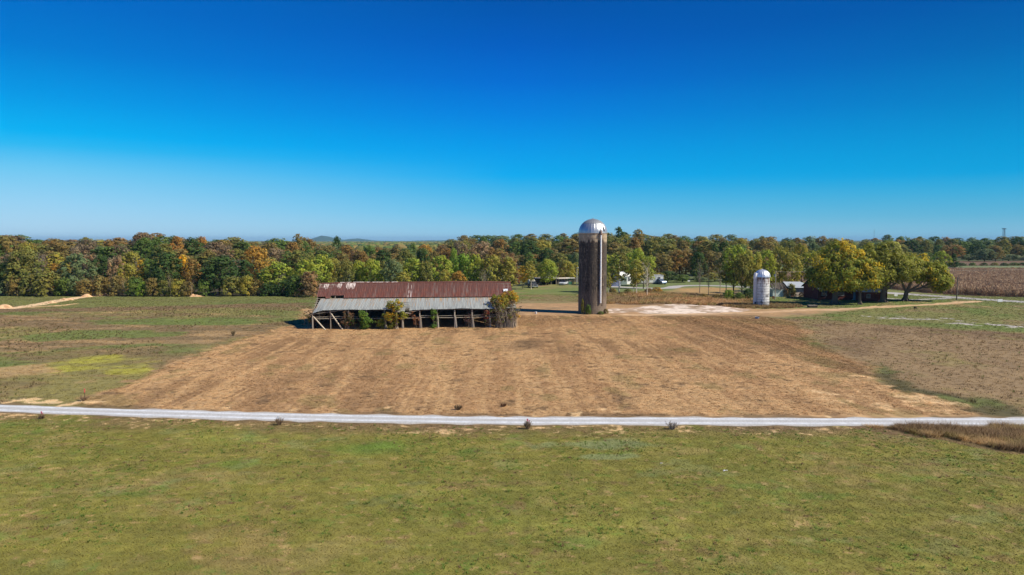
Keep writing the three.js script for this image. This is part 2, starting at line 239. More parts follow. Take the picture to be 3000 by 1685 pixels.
// gravel lane and paved road: ribbons laid on the ground
function ribbon(pts, width, lift, uvLen, wob = 0, seed = 1) {
  const P = pts.map(p => v3(p[0], 0, p[1])), cur = new THREE.CatmullRomCurve3(P, false, 'centripetal'), n = Math.ceil(cur.getLength() / 0.6), pos = [], uv = [], idx = [], m = 6;
  let run = 0, last = null;
  for (let i = 0; i <= n; i++) {
    const p = cur.getPoint(i / n), t = cur.getTangent(i / n), nx = -t.z, nz = t.x; if (last) run += p.distanceTo(last); last = p;
    for (let k = 0; k <= m; k++) { const s = (k / m - 0.5) * width * (1 + ((k === 0 || k === m) ? wob * noise(run / 1.3, k, seed) : 0)), x = p.x + nx * s, d = p.z + nz * s, edge = k === 0 || k === m ? -0.03 : 0; pos.push(x, hf(x, d) + lift + edge, -d); uv.push(k / m, run / uvLen); }
    if (i) for (let k = 0; k < m; k++) { const a = (i - 1) * (m + 1) + k, b = a + 1, c = a + m + 1, e = c + 1; idx.push(a, b, c, b, e, c); }
  }
  const g = meshFrom(pos, null, null, uv, idx); const N = g.attributes.normal; if (N.getY(10) < 0) { const ix = g.index.array; for (let i = 0; i < ix.length; i += 3) { const t = ix[i]; ix[i] = ix[i + 1]; ix[i + 1] = t; } g.computeVertexNormals(); } return g;
}
const gravelTex = tex(128, 1024, (u, v, o) => {
  const w = Math.max(smooth(0.13, 0.05, Math.abs(u - 0.27 + 0.02 * noise(v * 9, 1, 3))), smooth(0.13, 0.05, Math.abs(u - 0.73 + 0.02 * noise(v * 9, 5, 3)))), n = noise(u * 26, v * 420, 2), n2 = noise(u * 4, v * 60, 5), e = smooth(0.36, 0.48, Math.abs(u - 0.5) + 0.05 * n2);
  for (let c = 0; c < 3; c++) o[c] = mix(mix([0.5, 0.49, 0.47][c], [0.66, 0.68, 0.69][c], w * (0.85 + 0.15 * n2)), [0.43, 0.38, 0.31][c], e * 0.8) * (1 + 0.12 * n + 0.06 * n2);
}, true);
solo('gravel_road', ribbon(roadPts, 2.35, 0.045, 24, 0.22), mat(new THREE.Color(1, 1, 1), 1, { map: gravelTex, bumpMap: grey(128, 512, (u, v) => 0.5 + 0.5 * noise(u * 30, v * 240, 9), true), bumpScale: 0.02 }), 'pale gravel lane with two wheel tracks crossing the field', 'road', null, 'structure');
const paveTex = tex(64, 512, (u, v, o) => { const n = noise(u * 20, v * 200, 2), n2 = noise(u * 3, v * 30, 5); o[0] = 0.44 + 0.05 * n + 0.04 * n2; o[1] = 0.41 + 0.05 * n + 0.04 * n2; o[2] = 0.39 + 0.05 * n + 0.04 * n2; }, true);
const paveMat = mat(new THREE.Color(1, 1, 1), 0.95, { map: paveTex });
solo('paved_road', ribbon(poly([[2480, 855], [2600, 858], [2660, 862], [2760, 868], [2860, 875], [3000, 884], [3300, 901], [3900, 935]]), 5, 0.03, 30), paveMat, 'worn grey road running past the corn field', 'road', null, 'structure');
solo('driveway', ribbon(poly([[2560, 872], [2615, 875], [2660, 877.5], [2720, 876], [2790, 872]]), 2.6, 0.02, 30), paveMat, 'short pale driveway from the road to the brick house', 'driveway', null, 'structure');
solo('country_road', ribbon([...poly([[1700, 836], [1945, 845]]), ...poly([[1990, 838], [2050, 836], [2120, 838], [2200, 842], [2330, 846]])], 4, 0.03, 30), paveMat, 'thin grey lane behind the weedy lot and scattered trees', 'road', null, 'structure');

// ================================================================ VEGETATION BUILDERS
const LEAF = {
  darkgreen: [66, 86, 40], green: [92, 110, 48], olive: [118, 116, 56], graygreen: [106, 118, 76], yellowgreen: [140, 148, 54], lime: [122, 144, 50], gold: [196, 160, 52], oliveGold: [144, 136, 58], goldRust: [160, 126, 54],
  rust: [136, 108, 58], rustOrange: [154, 114, 54], brownolive: [126, 110, 60], pinkbrown: [148, 124, 92], purplebrown: [122, 104, 78], redbrown: [132, 92, 64], brown: [132, 106, 72], grey: [132, 118, 104],
};
const SAY = { darkgreen: 'dark green', green: 'mid green', olive: 'dull olive', graygreen: 'grey-green', yellowgreen: 'bright yellow-green', lime: 'lime green', gold: 'golden yellow', oliveGold: 'olive-gold', goldRust: 'golden rust', rust: 'rust brown', rustOrange: 'rust orange', brownolive: 'brown-olive', pinkbrown: 'pale buff brown', purplebrown: 'dusky brown', redbrown: 'red-brown', brown: 'brown', grey: 'grey' };
const leafMats = {};
function leafMat(c) { return leafMats[c] ??= new THREE.MeshPhysicalMaterial({ color: c === 'own' ? new THREE.Color(1, 1, 1) : lin(...LEAF[c], 1.45), roughness: 0.95, vertexColors: true, side: THREE.DoubleSide, transmission: 0.45, thickness: 0, specularIntensity: 0.25 }); }
const barkMats = { vine: mat([158, 144, 128], 1), maple: mat([104, 92, 80], 1), dark: mat([86, 74, 62], 1), grey: mat([142, 130, 118], 1), pale: mat([214, 202, 182], 1), tan: mat([164, 146, 122], 1), twig: mat([128, 112, 98], 1) };

class Leaves { // small bent leaf sprays gathered into one mesh
  constructor(r) { this.r = r; this.p = []; this.n = []; this.c = []; }
  leaf(P, N, s, col, out) {
    const r = this.r; let t = v3(r() - 0.5, r() - 0.5, r() - 0.5).cross(N).normalize(); const b = N.clone().cross(t); const w = s * (0.45 + 0.3 * r()), l = s * (0.7 + 0.5 * r());
    const A = P.clone().addScaledVector(t, -l), B = P.clone().addScaledVector(b, w).addScaledVector(N, s * 0.12), D = P.clone().addScaledVector(b, -w).addScaledVector(N, s * 0.12), E = P.clone().addScaledVector(t, l);
    const n = out ? N.clone().multiplyScalar(0.55).addScaledVector(out, 0.45).normalize() : N;
    for (const q of [A, D, B, D, E, B]) { this.p.push(q.x, q.y, q.z); this.n.push(n.x, n.y, n.z); this.c.push(col[0], col[1], col[2]); }
  }
  clump(c, cr, count, size, col, ctr, squash = 0.8) {
    const r = this.r, o = c.clone().sub(ctr); o.y *= 0.7; if (o.lengthSq() > 0) o.normalize();
    for (let i = 0; i < count; i++) {
      const d = v3(r() * 2 - 1, r() * 2 - 1, r() * 2 - 1); if (d.lengthSq() > 1 || d.lengthSq() < 0.02) { i--; continue; } d.normalize(); if (d.y < -0.35 && r() < 0.6) d.y *= -1;
      const rad = cr * (0.5 + 0.55 * Math.pow(r(), 0.6)), P = v3(c.x + d.x * rad, c.y + d.y * rad * squash, c.z + d.z * rad), out = d.clone().multiplyScalar(0.75).addScaledVector(o, 0.35).normalize();
      const N = out.clone().multiplyScalar(0.75).add(v3(r() - 0.5, r() - 0.5 + 0.15, r() - 0.5)).normalize(), k = 0.82 + 0.36 * r(), cc = typeof col === 'function' ? col(P) : col;
      this.leaf(P, N, size * (0.7 + 0.6 * r()), [cc[0] * k * (0.95 + 0.1 * r()), cc[1] * k, cc[2] * k * (0.9 + 0.2 * r())], out);
    }
  }
  geo() { return meshFrom(this.p, this.n, this.c); }
}
const PROFILE = {
  round: t => Math.sqrt(Math.max(0, 1 - Math.pow(2 * t - 0.9, 2) * 0.86)), tall: t => Math.pow(Math.sin(Math.PI * clamp(0.1 + 0.86 * t)), 0.7), spread: t => Math.sqrt(Math.max(0.02, 1 - Math.pow((t - 0.45) / 0.62, 2))),
  cone: t => 1.02 - t * 0.92, bush: t => Math.sqrt(Math.max(0.05, 1 - t * t * 0.95)), upright: t => 0.45 + 0.55 * Math.sin(Math.PI * clamp(0.12 + 0.8 * t)),
};
// a tree of nominal height h: {trunk, crown}; sizes are metres
function growTree(seed, q) {
  const r = rng(seed), L = new Leaves(r), wood = [], { h, rad, base, n, leaves, size, form } = q, prof = PROFILE[form], ctr = v3(0, mix(base, h, 0.42), 0), lean = v3((r() - 0.5) * 0.08 * h, 0, (r() - 0.5) * 0.08 * h);
  const stem = y => v3(lean.x * Math.pow(y / h, 1.5), y, lean.z * Math.pow(y / h, 1.5)), tr = q.tr ?? 0.018 * h + 0.03;
  const nseg = 4, top = h * 0.82, stems = q.stems ?? 1;
  const lumps = Array.from({ length: 5 }, () => [r() * 6.28, r(), 0.72 + 0.5 * r()]);
  for (let s = 0; s < stems; s++) {
    const sx = stems > 1 ? Math.cos(s * 2.4 + seed) * 0.2 * base : 0, sz = stems > 1 ? Math.sin(s * 2.4 + seed) * 0.2 * base : 0;
    for (let k = 0; k < nseg; k++) { const a = stem(top * k / nseg), b = stem(top * (k + 1) / nseg), f0 = clamp(top * k / nseg / base), f1 = clamp(top * (k + 1) / nseg / base); a.x += sx * f0; a.z += sz * f0; b.x += sx * f1; b.z += sz * f1; wood.push(limb(a, b, tr * (1 - 0.82 * k / nseg) * (k === 0 ? 1.15 : 1), tr * (1 - 0.82 * (k + 1) / nseg), 6)); }
  }
  for (let i = 0; i < n; i++) {
    const t = (i + r()) / n, y = mix(base, h, t), a = i * 2.39996 + r() * 0.9; let R = rad * prof(t);
    for (const [la, lt, lk] of lumps) R *= mix(1, lk, smooth(0.9, 0, Math.abs(Math.atan2(Math.sin(a - la), Math.cos(a - la)))) * smooth(0.35, 0, Math.abs(t - lt)));
    const f = i % 4 === 3 ? 0.25 + 0.3 * r() : 0.62 + 0.34 * r(), s = stem(y), c = v3(s.x + Math.cos(a) * R * f, y - (q.droop ?? 0) * f, s.z + Math.sin(a) * R * f), cr = Math.max(size * 1.2, rad * (q.lump ?? 0.27) * (0.7 + 0.6 * r()) * (form === 'cone' ? 1.1 - 0.6 * t : 1));
    const hue = 0.8 + 0.4 * r(), warm = 1 + (q.patch ?? 0.12) * (r() * 2 - 1);
    const skip = q.thin ? r() < q.thin : false;
    if (i % 2 === 0 || skip) { const y0 = Math.max(base * 0.7, y - 0.55 * R * f - 0.08 * h); wood.push(limb(stem(Math.min(y0, top)), c, tr * 0.32 * (1 - 0.5 * t), tr * 0.08, 4)); if (skip) for (let k = 0; k < 4; k++) wood.push(limb(c, c.clone().add(v3((r() - 0.5) * cr * 2.4, r() * cr * 1.6, (r() - 0.5) * cr * 2.4)), tr * 0.09, tr * 0.03, 3)); }
    if (!skip) L.clump(c, cr, Math.round(leaves * (0.7 + 0.6 * r())), size, [hue * warm, hue, hue * (2 - warm)], ctr, q.squash ?? 0.8);
  }
  if (!q.thin || q.thin < 1) { } else L.leaf(v3(0, h * 0.8, 0), Y, 0.05, [1, 1, 1]);
  return { trunk: mergeGeometries(wood.map(g => g.toNonIndexed())), crown: L.geo(), h, rad };
}
const KIND = { // prototypes grown once, then cloned, turned and resized
  round: [1, 2, 3, 4].map(s => growTree(100 + s, { h: 12, rad: 4.6, base: 2.2, n: 52, leaves: 40, size: 0.36, form: 'round', lump: 0.26 })),
  tall: [1, 2, 3, 4].map(s => growTree(200 + s, { h: 13, rad: 3.3, base: 2.4, n: 44, leaves: 38, size: 0.34, form: 'tall', lump: 0.3 })),
  loose: [1, 2, 3].map(s => growTree(300 + s, { h: 12, rad: 4, base: 3, n: 54, leaves: 34, size: 0.32, form: 'spread', lump: 0.24, thin: 0.12 })),
  slim: [1, 2, 3].map(s => growTree(400 + s, { h: 11, rad: 2.2, base: 3.6, n: 30, leaves: 26, size: 0.3, form: 'tall', lump: 0.32, tr: 0.13, thin: 0.06 })),
  bush: [1, 2, 3].map(s => growTree(500 + s, { h: 4.5, rad: 2.6, base: 0.35, n: 34, leaves: 30, size: 0.26, form: 'bush', lump: 0.3, tr: 0.08, stems: 3 })),
  cone: [1].map(s => growTree(600 + s, { h: 9, rad: 2.6, base: 0.7, n: 60, leaves: 30, size: 0.26, form: 'cone', lump: 0.24, droop: 0.4, squash: 0.5 })),
  bare: [1, 2].map(s => growTree(700 + s, { h: 12, rad: 2.6, base: 4, n: 46, leaves: 7, size: 0.22, form: 'upright', lump: 0.26, thin: 0.8, tr: 0.16 })),
};
const FORM = { round: 'round tree', tall: 'tall oval tree', loose: 'open-crowned tree', slim: 'slim tree', bush: 'bushy shrub', cone: 'cone-shaped evergreen', bare: 'nearly bare tree' };
const treeRng = rng(4242);
function plant(px, topY, D, wPx, kind, col, where, group, opt = {}) {
  const deep = DEEP[where], size = kind === 'bush' || !deep ? '' : wPx * D / F > 8 ? 'wide ' : wPx * D / F < 5 ? 'narrow ' : ''; if (deep) { const at = deep[5].find(q => px < q[0]) ?? deep[5][deep[5].length - 1]; where = deep[D < deep[0] ? 2 : D < deep[1] ? 3 : 4] + ' ' + at[1]; }
  const top = V(px, topY, D), y0 = hf(top.x, D), h = Math.max(opt.min ?? 1.5, top.y - y0), protos = KIND[kind], P = protos[Math.floor(treeRng() * protos.length)], w = wPx * D / F / 2;
  const bark = opt.bark ?? (kind === 'bare' ? 'grey' : kind === 'slim' ? 'tan' : 'dark');
  const t = thing(kind === 'bush' ? 'shrub' : kind === 'cone' ? 'evergreen_tree' : kind === 'bare' ? 'bare_tree' : 'tree', opt.label ?? `${size}${SAY[col]} ${FORM[kind]} ${where}`, kind === 'bush' ? 'shrub' : 'tree', v3(top.x, y0 - 0.05, -D), treeRng() * 6.283, group);
  const sw = w / P.rad * (opt.fat ?? 1.08); t.scale.set(sw * (0.93 + 0.14 * treeRng()), h / P.h, sw * (0.93 + 0.14 * treeRng()));
  part(t, 'trunk', P.trunk, barkMats[bark]); part(t, 'crown', P.crown, leafMat(col)); return t;
}

// ================================================================ WOODS
const SKYLINE = [[-400, 690], [0, 690], [60, 688], [90, 702], [130, 698], [200, 703], [250, 692], [300, 703], [335, 695], [370, 703], [390, 692], [430, 679], [480, 686], [500, 697], [520, 696], [590, 700], [620, 704], [640, 700], [690, 703], [730, 709], [760, 709], [820, 705], [850, 704], [870, 694], [890, 696], [905, 707], [940, 725], [970, 726], [1040, 730], [1100, 730], [1160, 727], [1200, 725], [1260, 722], [1320, 710], [1335, 694], [1380, 688], [1450, 691], [1500, 687], [1550, 686], [1650, 685], [1690, 682], [1780, 687], [1815, 676], [1850, 688], [1870, 680], [1890, 690], [1930, 692], [1950, 684], [2000, 692], [2150, 692], [2200, 702], [2240, 692], [2300, 699], [2400, 694], [2450, 702], [2550, 701], [2600, 692], [2700, 694], [2800, 697], [2900, 697], [2960, 692], [3000, 694], [3400, 696]];
const skyY = px => { let i = 1; while (i < SKYLINE.length - 1 && SKYLINE[i][0] < px) i++; const a = SKYLINE[i - 1], b = SKYLINE[i]; return mix(a[1], b[1], clamp((px - a[0]) / (b[0] - a[0]))); };
const WL = ['in the wood beyond the dirt mounds', 'trees of the wood beyond the dirt mounds'], WB = ['in the wood behind the long barn', 'trees of the wood behind the barn'], WS = ['on the wooded rise behind the tall silo', 'trees of the wooded rise behind the silo'],
  WG = ['in the thin grove beside the small silo', 'trees of the grove by the small silo'], WC = ['in the far treeline past the corn field', 'trees of the treeline past the corn'], WH = ['behind the brick house and shed', 'trees behind the brick house'];
const DEEP = { [WL[0]]: [174, 212, 'at the wood edge', 'inside the wood', 'on the wood skyline', [[290, 'behind the dirt strip'], [660, 'behind the flat-topped mound'], [9999, 'near the barn end']]], [WB[0]]: [200, 255, 'close behind', 'amid the wood behind', 'deep in the wood behind', [[1130, 'the pale-patched barn roof end'], [9999, 'the vine-clad barn end']]],
  [WS[0]]: [222, 320, 'low on the rise', 'halfway up the rise', 'on the crest', [[1735, 'behind the dark sheds'], [1960, 'behind the white house'], [2100, 'beyond the small hay field'], [9999, 'behind the small silo grove']]], [WC[0]]: [450, 490, 'fronting the far treeline', 'amid the far treeline', 'on the far skyline', [[2700, 'beyond the maples'], [2850, 'beyond the lone evergreen'], [9999, 'beyond the corn hedge']]] };
// front of the wood beyond the mounds
for (const a of [
  [18, 772, 163, 62, 'round', 'darkgreen'], [64, 735, 163, 104, 'round', 'olive'], [122, 741, 176, 44, 'bare', 'grey'], [104, 745, 181, 32, 'bare', 'grey'], [164, 743, 172, 60, 'tall', 'oliveGold'], [160, 775, 165, 40, 'tall', 'goldRust'], [222, 748, 165, 88, 'round', 'graygreen'], [262, 747, 180, 46, 'loose', 'pinkbrown'],
  [300, 752, 176, 62, 'round', 'darkgreen'], [336, 753, 173, 52, 'loose', 'pinkbrown'], [400, 752, 181, 36, 'bare', 'grey'], [412, 764, 171, 28, 'slim', 'gold'], [370, 776, 167, 62, 'round', 'oliveGold'], [480, 718, 190, 74, 'tall', 'olive'], [492, 745, 166, 88, 'round', 'darkgreen'], [442, 765, 170, 60, 'round', 'green'], [517, 697, 214, 48, 'tall', 'rustOrange'], [537, 750, 170, 46, 'tall', 'gold'], [564, 762, 167, 52, 'round', 'rust'],
  [562, 702, 220, 62, 'round', 'darkgreen'], [592, 697, 236, 42, 'round', 'rustOrange'], [640, 752, 164, 118, 'round', 'darkgreen'], [712, 763, 169, 54, 'tall', 'darkgreen'], [752, 728, 188, 88, 'round', 'goldRust'], [808, 730, 204, 58, 'loose', 'pinkbrown'], [816, 772, 163, 88, 'round', 'yellowgreen'], [870, 735, 198, 46, 'tall', 'olive'], [897, 766, 163, 72, 'round', 'yellowgreen'], [772, 790, 165, 60, 'round', 'green'],
  [808, 703, 262, 92, 'round', 'green'], [680, 699, 272, 100, 'round', 'olive'], [872, 690, 236, 38, 'tall', 'brownolive'], [610, 735, 200, 60, 'round', 'brownolive'], [655, 722, 215, 60, 'loose', 'purplebrown'], [425, 700, 215, 70, 'round', 'green'], [350, 722, 200, 60, 'loose', 'purplebrown'], [20, 745, 185, 60, 'loose', 'purplebrown'],
  [-40, 760, 165, 90, 'round', 'olive'], [-110, 750, 166, 90, 'round', 'darkgreen'],
]) plant(...a, ...WL);
for (const a of [[10, 825, 160, 50, 'graygreen'], [45, 815, 160, 46, 'brownolive'], [90, 808, 160.5, 64, 'olive'], [140, 800, 160, 80, 'olive'], [186, 818, 160, 50, 'green'], [215, 815, 161, 56, 'graygreen'], [250, 822, 160, 56, 'brownolive'], [292, 812, 161, 60, 'brownolive'], [345, 812, 161, 56, 'brownolive'], [395, 814, 160, 50, 'green'], [420, 828, 160, 40, 'lime'], [446, 818, 160, 46, 'brownolive'], [480, 824, 160, 48, 'olive'], [520, 820, 160, 50, 'oliveGold'], [548, 828, 160, 44, 'brownolive'], [600, 822, 161, 50, 'green'], [680, 815, 160, 62, 'olive'], [724, 812, 160, 44, 'oliveGold'], [752, 822, 160.5, 48, 'brownolive'], [790, 830, 160, 60, 'darkgreen'], [835, 822, 160, 60, 'darkgreen'], [870, 812, 158, 50, 'green'], [905, 800, 157, 74, 'brown']]) plant(a[0], a[1], a[2], a[3], 'bush', a[4], 'at the foot of the wood ' + DEEP[WL[0]][5].find(q => a[0] < q[0])[1], 'shrubs at the edge of the wood', { min: 1.8 });
for (const a of [[497, 800, 159, 24, 'bare', 'oliveGold'], [362, 815, 159, 24, 'bare', 'brownolive'], [21, 820, 159, 16, 'bare', 'brownolive'], [820, 808, 159, 22, 'bare', 'olive'], [560, 822, 159, 20, 'bare', 'brownolive']]) plant(...a, ...WL, { bark: 'tan' });
// behind the barn
for (const a of [
  [938, 752, 174, 74, 'round', 'yellowgreen'], [985, 697, 330, 34, 'round', 'darkgreen'], [960, 722, 262, 62, 'loose', 'brownolive'], [1012, 720, 275, 56, 'round', 'rust'], [1042, 735, 240, 44, 'loose', 'brown'], [1015, 766, 170, 60, 'round', 'olive'], [975, 760, 178, 54, 'round', 'oliveGold'], [1052, 768, 172, 56, 'round', 'yellowgreen'], [1092, 764, 170, 66, 'round', 'yellowgreen'], [1120, 770, 176, 54, 'round', 'olive'], [1250, 770, 172, 50, 'round', 'olive'], [1150, 764, 168, 64, 'round', 'graygreen'], [1125, 735, 216, 64, 'round', 'darkgreen'], [1235, 733, 218, 48, 'round', 'darkgreen'], [1185, 738, 214, 60, 'round', 'olive'],
  [1160, 722, 285, 42, 'tall', 'brownolive'], [1080, 724, 262, 48, 'round', 'green'], [1242, 721, 275, 54, 'round', 'goldRust'], [1210, 715, 305, 32, 'tall', 'green'], [1215, 760, 174, 74, 'round', 'yellowgreen'], [1288, 754, 176, 84, 'round', 'yellowgreen'], [1352, 748, 180, 64, 'round', 'lime'], [1392, 750, 176, 56, 'round', 'yellowgreen'], [1182, 800, 166, 54, 'round', 'oliveGold'], [1340, 798, 166, 48, 'round', 'goldRust'], [1300, 794, 167, 42, 'round', 'oliveGold'], [1330, 732, 218, 27, 'round', 'lime'],
  [1442, 752, 174, 68, 'round', 'oliveGold'], [1490, 756, 174, 62, 'tall', 'oliveGold'], [1350, 712, 242, 58, 'loose', 'purplebrown'], [1408, 712, 242, 74, 'loose', 'pinkbrown'], [1452, 730, 228, 62, 'loose', 'rust'], [1488, 742, 220, 54, 'loose', 'brown'], [1300, 722, 262, 52, 'loose', 'brown'], [1270, 740, 225, 44, 'round', 'brownolive'], [1420, 790, 168, 40, 'bare', 'grey'], [1060, 742, 210, 50, 'round', 'rust'], [1000, 745, 205, 50, 'round', 'brownolive'], [905, 745, 190, 54, 'round', 'olive'],
]) plant(...a, ...WB);
// around the sheds and on the rise behind the silo
for (const a of [
  [1532, 780, 184, 30, 'slim', 'gold'], [1556, 766, 183, 34, 'slim', 'oliveGold', { bark: 'pale' }], [1514, 795, 180, 24, 'slim', 'redbrown', { bark: 'tan' }], [1545, 770, 196, 40, 'tall', 'oliveGold'], [1605, 763, 199, 60, 'round', 'yellowgreen'], [1578, 800, 205, 34, 'round', 'oliveGold'], [1676, 770, 214, 44, 'loose', 'oliveGold'], [1645, 782, 212, 36, 'loose', 'brown'], [1690, 745, 228, 40, 'round', 'graygreen'], [1640, 745, 232, 50, 'round', 'olive'], [1600, 730, 245, 60, 'round', 'darkgreen'], [1550, 742, 236, 46, 'round', 'green'],
  [1790, 748, 171, 58, 'loose', 'yellowgreen'], [1745, 770, 172, 60, 'round', 'olive'], [1830, 728, 214, 74, 'round', 'olive'], [1780, 752, 198, 54, 'tall', 'green'], [1868, 733, 196, 54, 'round', 'yellowgreen'], [1848, 744, 208, 56, 'round', 'yellowgreen'], [1886, 762, 184, 40, 'loose', 'olive'], [1662, 766, 207, 48, 'round', 'oliveGold'], [1580, 770, 208, 44, 'round', 'olive'], [1900, 752, 196, 50, 'loose', 'yellowgreen'], [1938, 745, 218, 64, 'loose', 'brownolive'], [1992, 735, 226, 74, 'loose', 'rust'], [2042, 742, 224, 52, 'round', 'darkgreen'], [2085, 738, 228, 60, 'loose', 'brownolive'], [1955, 795, 214, 56, 'round', 'darkgreen'], [2000, 805, 214, 52, 'round', 'green'], [2048, 812, 216, 40, 'round', 'darkgreen'], [2095, 800, 218, 60, 'loose', 'oliveGold'], [1925, 800, 212, 46, 'loose', 'oliveGold'], [2150, 790, 220, 70, 'round', 'darkgreen'], [2210, 780, 222, 70, 'round', 'olive'],
  [1812, 668, 300, 34, 'tall', 'darkgreen'], [1870, 677, 300, 48, 'round', 'brownolive'], [1745, 690, 300, 80, 'round', 'green'],
]) plant(a[0], a[1], a[2], a[3], a[4], a[5], ...WS, a[6]);
// pale-stemmed young trees by the weedy lot
for (const a of [[1815, 742, 166, 58, 'slim', 'olive'], [1866, 762, 165, 44, 'slim', 'oliveGold'], [1897, 770, 160, 44, 'bare', 'oliveGold'], [1783, 800, 164, 24, 'slim', 'oliveGold'], [1856, 800, 168, 22, 'slim', 'olive']]) plant(...a, 'with a pale stem on the weedy lot', 'pale-stemmed young trees on the weedy lot', { bark: 'pale' });
// grove by the small silo
for (const a of [[2052, 757, 170, 32, 'bare', 'olive'], [2078, 770, 162, 26, 'bare', 'olive'], [2112, 742, 168, 34, 'bare', 'grey'], [2130, 745, 163, 50, 'slim', 'olive'], [2152, 724, 161, 66, 'loose', 'yellowgreen'], [2176, 748, 158, 50, 'loose', 'olive'], [2202, 738, 160, 64, 'loose', 'oliveGold'], [2240, 736, 167, 62, 'loose', 'yellowgreen'], [2286, 724, 172, 56, 'loose', 'oliveGold'], [2322, 745, 170, 54, 'loose', 'oliveGold'], [2352, 718, 178, 50, 'loose', 'oliveGold'], [2262, 770, 175, 50, 'loose', 'oliveGold'], [2388, 740, 178, 50, 'loose', 'oliveGold'], [2215, 790, 156, 40, 'loose', 'olive']]) plant(...a, a[0] < 2230 ? WG[0] : 'in the grove behind the block shed', WG[1]);
for (const a of [[2135, 850, 152, 30, 'lime'], [2165, 858, 151, 34, 'green'], [2100, 862, 153, 30, 'brownolive'], [2195, 848, 152, 36, 'darkgreen'], [2060, 864, 156, 24, 'brownolive'], [1925, 842, 170, 30, 'goldRust'], [1900, 845, 168, 26, 'brown'], [1795, 848, 172, 26, 'brownolive'], [1840, 850, 170, 24, 'olive']]) plant(a[0], a[1], a[2], a[3], 'bush', a[4], 'on the weedy lot between the two silos', 'shrubs on the weedy lot', { min: 0.9 });
// beyond the corn
plant(2757, 738, 285, 48, 'round', 'yellowgreen', 'standing alone past the corn field'); plant(2797, 742, 284, 42, 'cone', 'darkgreen', 'standing alone past the corn field');
for (let i = 0; i < 12; i++) plant(2700 + i * 29 + treeRng() * 12, 771 + treeRng() * 4, 352 + treeRng() * 6, 20 + treeRng() * 16, 'bush', ['darkgreen', 'green', 'darkgreen', 'olive'][i % 4], 'in the hedge past the corn field', 'hedge shrubs past the corn', { min: 1.5 });
// deeper rows fill the woods
function rows(x0, x1, list, cols, zone, sink = 0) {
  for (const [D, gap, drop] of list) for (let px = x0 + treeRng() * gap; px < x1; px += gap * (0.75 + 0.5 * treeRng())) {
    const w = gap * (0.85 + 0.75 * treeRng()), y = Math.max(skyY(px), Math.min(skyY(px - 8), skyY(px + 8)) + 1) + drop * (0.4 + 1.1 * treeRng()) + sink - (treeRng() < 0.14 ? 7 * treeRng() : 0), k = treeRng();
    plant(px, y, D * (0.97 + 0.06 * treeRng()), w, k < 0.62 ? 'round' : k < 0.82 ? 'tall' : 'loose', cols[Math.floor(treeRng() * cols.length)], ...zone);
  }
}
const brownish = ['brownolive', 'rust', 'olive', 'green', 'brownolive', 'olive', 'purplebrown', 'oliveGold', 'green', 'brownolive', 'green'], greenish = ['green', 'olive', 'darkgreen', 'brownolive', 'green', 'rust', 'olive', 'graygreen', 'oliveGold', 'brownolive', 'olive', 'green'];
rows(-120, 900, [[196, 64, 42], [222, 58, 24], [255, 56, 10], [300, 54, 2]], brownish, WL);
rows(900, 1330, [[245, 52, 14], [300, 50, 3]], brownish, WB);
rows(1320, 1720, [[255, 54, 42], [300, 50, 22], [350, 46, 9], [410, 44, 1]], greenish, WS);
rows(1760, 2260, [[250, 54, 36], [300, 50, 20], [350, 46, 8], [410, 44, 1]], greenish, WS);
rows(2240, 2480, [[330, 46, 14], [410, 42, 1]], greenish, WH);
rows(2470, 3080, [[435, 40, 40], [460, 40, 22], [500, 38, 9], [545, 38, 1]], ['green', 'darkgreen', 'olive', 'graygreen', 'green', 'brownolive', 'olive', 'rust', 'graygreen'], WC);

